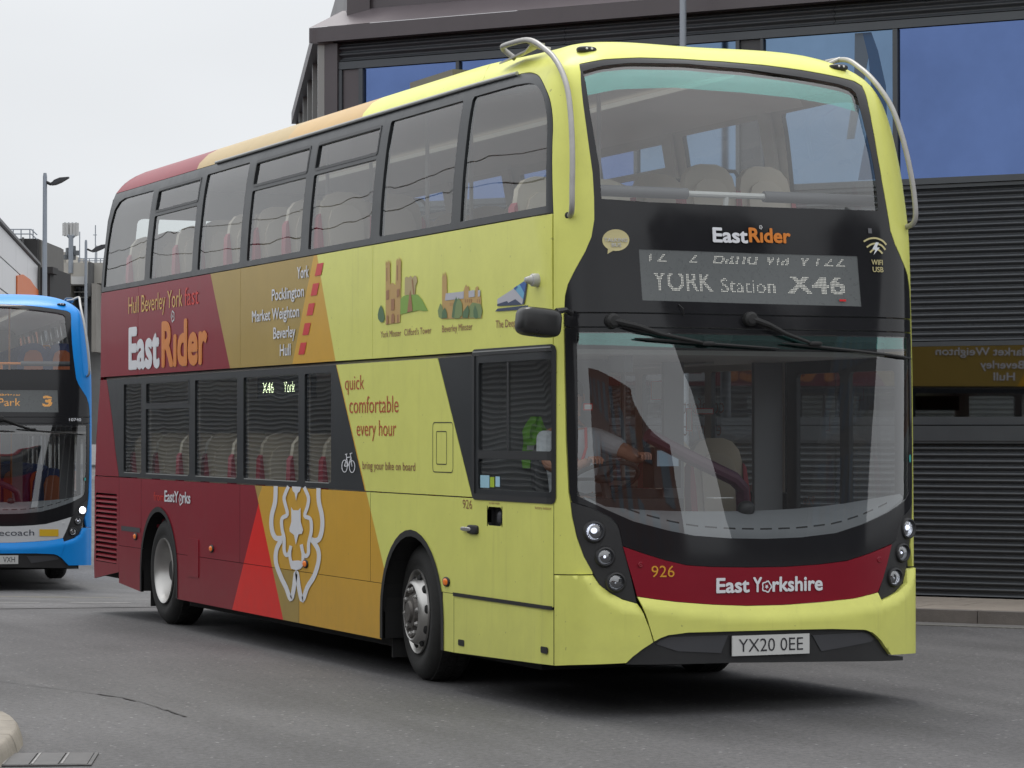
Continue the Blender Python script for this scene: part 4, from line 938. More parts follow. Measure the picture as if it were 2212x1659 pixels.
    # front rail upstairs
    m=MB(); m.tube([(.30,.50,3.215),(2.30,.50,3.215)],.02,10); m.tube([(1.26,.50,3.215),(1.26,.52,3.05),(1.26,.5,2.9)],.018,8); rl=m.build('front_hand_rail',cfg['rail'],root,True)
    for a,b in ((.30,.98),(1.53,2.32)):
        m=MB(); m.tube([(a,.50,3.215),(b,.50,3.215)],.036,12); m.build('rail_pad',pbr('rail_pad_grey',(.12,.12,.13),.6),rl,True)
    m=MB(); m.box((.15,.45,2.3),(2.4,.62,3.05)); m.build('front_apron',M_BULK,root)
    for x in (.36,): 
        m=MB(); m.tube([(x,.80,2.3),(x,.80,3.86)],.018,8); m.build('grab_pole',cfg['rail'],root,True)
    for Y in (2.5,4.9,7.2):
        m=MB(); m.tube([(.98,Y,2.3),(.98,Y,4.17)],.017,8); m.build('grab_pole',cfg['pole'],root,True)
        m=MB(); m.tube([(1.6,Y+.6,2.3),(1.6,Y+.6,4.17)],.017,8); m.build('grab_pole',cfg['pole'],root,True)
    for Y in (2.3,4.4,6.9):
        m=MB(); m.tube([(1.0,Y,.36),(1.0,Y,2.2)],.017,8); m.build('grab_pole',cfg['pole'],root,True)
        m=MB(); m.tube([(1.6,Y+.4,.36),(1.6,Y+.4,2.2)],.017,8); m.build('grab_pole',cfg['pole'],root,True)
    # ceiling light strips
    for X0 in (.62,1.93):
        m=MB(); m.box((X0-.03,1.5,4.14),(X0+.03,10.4,4.16)); m.build('ceiling_light',pbr('strip_light',(.8,.8,.76),.4,emit=(1,.98,.85),estr=.12),root)
        m=MB(); m.box((X0-.03,2.0,2.19),(X0+.03,10.4,2.20)); m.build('ceiling_light',RAILW,root)
    # seats
    rows=[1.72+.76*k for k in range(12)]
    for k,Y in enumerate(rows):
        for X0 in (.29,.72,1.84,2.27):
            if X0<1 and k<4 and cfg['name']!='blue_bus': continue
            seat(root,cfg,X0,Y,2.30,handle=X0 in (.72,1.84))
    if cfg['name']!='blue_bus':
        for X0 in (.30,.72): seat(root,cfg,X0,1.05,2.10,handle=False)
    for k in range(4,12):
        Y=1.72+.76*k
        for X0 in (.33,.76,1.81,2.23):
            seat(root,cfg,X0,Y,.45,handle=False)
    for Y in (2.3,3.05): 
        for X0 in (2.2,): seat(root,cfg,X0,Y,.42,handle=False)
    # cab: dashboard, steering wheel, seat
    V=[];F=[];n=13
    for i in range(n):
        s_=-.80+1.58*i/(n-1); zb=float(np.interp(s_,[d[0] for d in DASH],[d[1] for d in DASH])); p=Vector(S(s_*.97,zb)); 
        V+=[(p.x,p.y+.035,zb-.30),(p.x,p.y+.035,zb-.012),(p.x,p.y+.07,zb+.012),(HW+(p.x-HW)*.92,max(p.y+.32,.52),zb*.25+1.27*.75),(HW+(p.x-HW)*.92,max(p.y+.34,.54),.8)]
    for i in range(n-1):
        for j in range(4): a=i*5+j; F.append((a,a+1,a+6,a+5))
    mesh('dashboard',V,F,pbr('dash_grey',(.26,.27,.285),.55,noise=.1),root,True,sharp=35)
    for k in range(15):
        s0=-.62+k*.085; 
        if s0>.62: break
        zz=[float(np.interp(q_,[d[0] for d in DASH],[d[1] for d in DASH]))+.055 for q_ in (s0,s0+.055)]
        f_=surf_pt(front_s,-.012); mesh('dash_vent',[f_(s0,zz[0]),f_(s0+.055,zz[1]),f_(s0+.055,zz[1]+.010),f_(s0,zz[0]+.010)],[(0,1,2,3)],M_RUB,root)
    m=MB(); m.tube([(1.66,.52,1.205),(2.16,.56,1.215)],.013,8); m.build('door_rail',cfg['rail'],root,True)
    m=MB(); m.blob((1.40,.50,1.235),(.055,.055,.05),2.2,16,10); m.build('dash_camera',M_PLAS,root,True)
    m=MB(); m.box((.12,.62,.8),(1.02,.95,1.30)); m.build('instrument_binnacle',M_PLAS,root)
    c=Vector((.60,.92,1.42)); q=Matrix.Rotation(R(-28),3,'X'); m=MB()
    ring=[c+q@Vector((.225*math.cos(t),.225*math.sin(t),0)) for t in [2*math.pi*k/32 for k in range(33)]]
    m.tube(ring,.014,8,caps=False); sw=m.build('steering_wheel',M_RUB,root,True)
    m=MB(); m.tube([c+q@Vector((-.21,0,0)),c+q@Vector((.21,0,0))],.012,6); m.tube([c,c+q@Vector((0,-.21,0))],.012,6); m.blob(c,(.06,.06,.03),2.5,12,8); m.tube([c,(.60,.80,1.2)],.03,8); m.build('wheel_spokes',M_PLAS,sw,True)
    m=MB(); m.blob((.52,1.40,1.36),(.20,.06,.34),3.4,18,12,rot=Matrix.Rotation(R(-8),3,'X')); m.blob((.52,1.17,1.02),(.23,.25,.07),3.4,18,10); m.build('driver_seat',M_GREYP,root,True)
    # assault screen diagonal behind the windscreen (plum handrail)
    m=MB(); m.box((1.04,.95,.36),(1.08,1.74,1.35)); m.build('cab_door',M_BULK,root)
    m=MB(); m.tube([(.80,.70,1.70),(1.1,.70,1.56),(1.42,.70,1.42),(1.50,.74,1.36),(1.54,.8,1.2),(1.54,.8,.5)],.045,10); m.build('plum_handrail',pbr('plum_rail',(.09,.025,.05),.45),root,True)
    m=MB(); m.box((2.25,1.95,.36),(2.47,1.99,2.2)); m.box((1.55,1.95,.36),(1.70,1.99,2.2)); m.build('door_pillar',M_BULK,root)
    # ---- wipers
    for (sp_,zp),(sb0,zb0),(sc0,zc0),(sa,za),(sb_,zb_) in (((-.6635,2.392),(-.46,2.312),(-.272,2.262),(-.573,2.285),(.098,2.232)),((-.0306,2.415),(.1286,2.324),(.235,2.272),(.1126,2.268),(.806,2.185))):
        f1=surf_pt(front_s,.035);f2=surf_pt(front_s,.02);f3=surf_pt(front_s,.05)
        m=MB(); m.tube([f1(sp_,zp),f3((sp_*.5+sb0*.5),(zp+zb0)/2+.004),f1(sb0,zb0),f1(sc0,zc0)],[.022,.017,.013,.010],8)
        m.tube([f2(sp_+.04,zp-.035),f1((sp_*.5+sb0*.5)+.01,(zp+zb0)/2-.022),f2(sb0+.015,zb0-.008)],[.009,.008,.007],6)
        wp=m.build('wiper',M_RUB,root,True)
        m=MB(); c=f2(sp_,zp); m.lathe([(.02,.045),(-.02,.045),(-.035,.03),(-.038,0)],c,'y',18); m.build('wiper_boss',M_RUB,wp,True)
        n_=9; pts=[f2(sa+(sb_-sa)*k/n_,za+(zb_-za)*k/n_) for k in range(n_+1)]
        m=MB(); m.tube(pts,[.004]+[.010]*(n_-1)+[.004],6); m.blob(f1(sc0+.03,zc0-.006),(.05,.012,.014),3,10,6); m.build('wiper_blade',M_RUB,wp,True)
    m=MB(); m.tube([Vector(FR(-.36,2.50)),Vector(surf_pt(front_s,.02)(-.345,2.47)),Vector(FR(-.34,2.43))],.004,5); m.build('washer_hose',M_RUB,root)
    # ---- wheels
    wheel(root,.105,2.87,True,steer=R(cfg.get('steer',0)));wheel(root,2*HW-.135,2.75,True,steer=R(cfg.get('steer',0)),face=1)
    wheel(root,.05,8.92,False);wheel(root,2*HW-.05,8.92,False,face=1)
    for Y in (3.45,9.62):
        m=MB(); m.box((.10,Y-.10,.12),(.55,Y-.085,.45)); m.build('mud_flap',M_RUB,root)
    return root

M_BLUEL=M_BLUE
bus=build_bus(dict(name='double_decker_bus',main=M_YEL,body=M_LIV,bodyf=M_YEL,fascia=M_CRIM,plate=('YX20 0EE',-.222,.226),seat=M_CREAM,seatpad=pbr('cream_pad',(.52,.45,.36),.45),trim=M_SEATR,handle=M_RUB,rail=RAILW,pole=RAILW,steer=-6),(0,0,0),0)
tag(bus,'yellow and crimson double-decker bus filling the foreground, in front of the dark ribbed building','bus')
M_OSEAT=pbr('orange_seat',(.45,.11,.03),.5);M_BSEAT=pbr('blue_seat_cloth',(.03,.05,.16),.7);M_ORAIL=pbr('orange_rail',(.72,.22,.03),.4)
bb=build_bus(dict(name='blue_bus',main=M_BLUE,body=M_BLUE,bodyf=M_BLUE,fascia=M_WHITEP,plate_off=-.09,plate=('VXH',-.03,.135),seat=M_BSEAT,seatpad=M_OSEAT,trim=M_BSEAT,handle=M_ORAIL,rail=M_ORAIL,pole=M_ORAIL,lit=True),(.77,23.92,-.52),R(-8))
bb.name='double_decker_bus.001'
tag(bb,'blue double-decker bus with lit headlight, behind the yellow bus at the left edge','bus')

# ------------------------------------------------------------ lettering on the main bus
def side_text(body,Yl,Yr,z,cap,col,off=0,shear=0,space=1,near=True,name='lettering'):
    text_on(name,body,-Yl,-Yr,z,cap,lambda p,q:OFFS(-p,q),MV[col],bus,off,shear,space)
    if near: text_on(name,body,Yr,Yl,z,cap,lambda p,q:NEAR(p,q),MV[col],bus,off,shear,space)
side_text('Hull Beverley York',9.93,8.20,2.812,.155,'gold',-.003)
side_text('fast',8.13,7.72,2.812,.155,'fadedred',-.003)
side_text('East',9.93,8.90,2.31,.355,'white',.04); side_text('R\u0131der',8.84,7.46,2.31,.37,'orange',.04)
for c_,Yr in (('York',4.86),('Pocklington',4.97),('Market Weighton',5.08),('Beverley',5.17),('Hull',5.28)):
    Yl={'York':5.13,'Pocklington':5.74,'Market Weighton':6.24,'Beverley':5.70,'Hull':5.54}[c_]; z={'York':2.895,'Pocklington':2.752,'Market Weighton':2.602,'Beverley':2.45,'Hull':2.312}[c_]
    side_text(c_,Yl,Yr,z,.088,'white',.014)
for k in range(5):
    t=k/4; Y0=4.72+t*.36*1.05; z0=2.895-.585*t
    q=[(Y0+.01,z0),(Y0-.13,z0),(Y0-.185,z0+.09),(Y0-.045,z0+.09)]
    for f in (OFFS,NEAR): mesh('route_stop',[f(a,b) for a,b in q],[(0,1,2,3)],MV['red'],bus)
side_text('York Minster',3.32,2.925,2.385,.045,'brown',.0);side_text("Clifford's Tower",2.86,2.36,2.385,.045,'brown',.0);side_text('Beverley Minster',2.16,1.64,2.385,.045,'brown',.0);side_text('The Deep, Hull',1.25,.76,2.382,.048,'brown',.0)
side_text('quick',4.06,3.66,2.025,.105,'rust',-.004);side_text('comfortable',3.965,2.975,1.855,.118,'rust',-.004);side_text('every hour',3.81,3.02,1.69,.112,'rust',-.004)
side_text('bring your bike on board',3.685,2.655,1.452,.056,'brown',0)
side_text('926',1.803,1.644,1.218,.058,'brown',-.008)
side_text('from',9.08,8.76,1.10,.075,'fadedred',0);side_text('EastY',8.73,8.30,1.10,.095,'white',.02);side_text('rks',8.18,7.94,1.10,.095,'white',.02)
side_text('battery isolator',.63,.40,1.245,.018,'brown',0,near=False);side_text('screen wash',1.36,1.19,1.258,.016,'brown',0,near=False)
def ringmark(c,r,w,fn,mat,root,name='rose_emblem'):
    n=20;V=[];F=[]
    for k in range(n):
        t=2*math.pi*k/n; q=1+.12*math.cos(5*t)
        V.append(fn(c[0]+r[0]*q*math.cos(t),c[1]+r[1]*q*math.sin(t)));V.append(fn(c[0]+(r[0]-w[0])*q*math.cos(t),c[1]+(r[1]-w[1])*q*math.sin(t)))
    F=[(2*k,2*k+1,(2*k+3)%(2*n),(2*k+2)%(2*n)) for k in range(n)]
    n0=len(V)
    for k in range(10):
        t=2*math.pi*k/10;q=.42 if k%2 else .2; V.append(fn(c[0]+r[0]*q*math.cos(t+.3),c[1]+r[1]*q*math.sin(t+.3)))
    F.append(tuple(range(n0,n0+10)))
    mesh(name,V,F,mat,root)
ringmark((8.49,2.735),(.052,.052),(.016,.016),OFFS,MV['pale'],bus); ringmark((8.24,1.125),(.05,.05),(.014,.014),OFFS,MV['white'],bus)
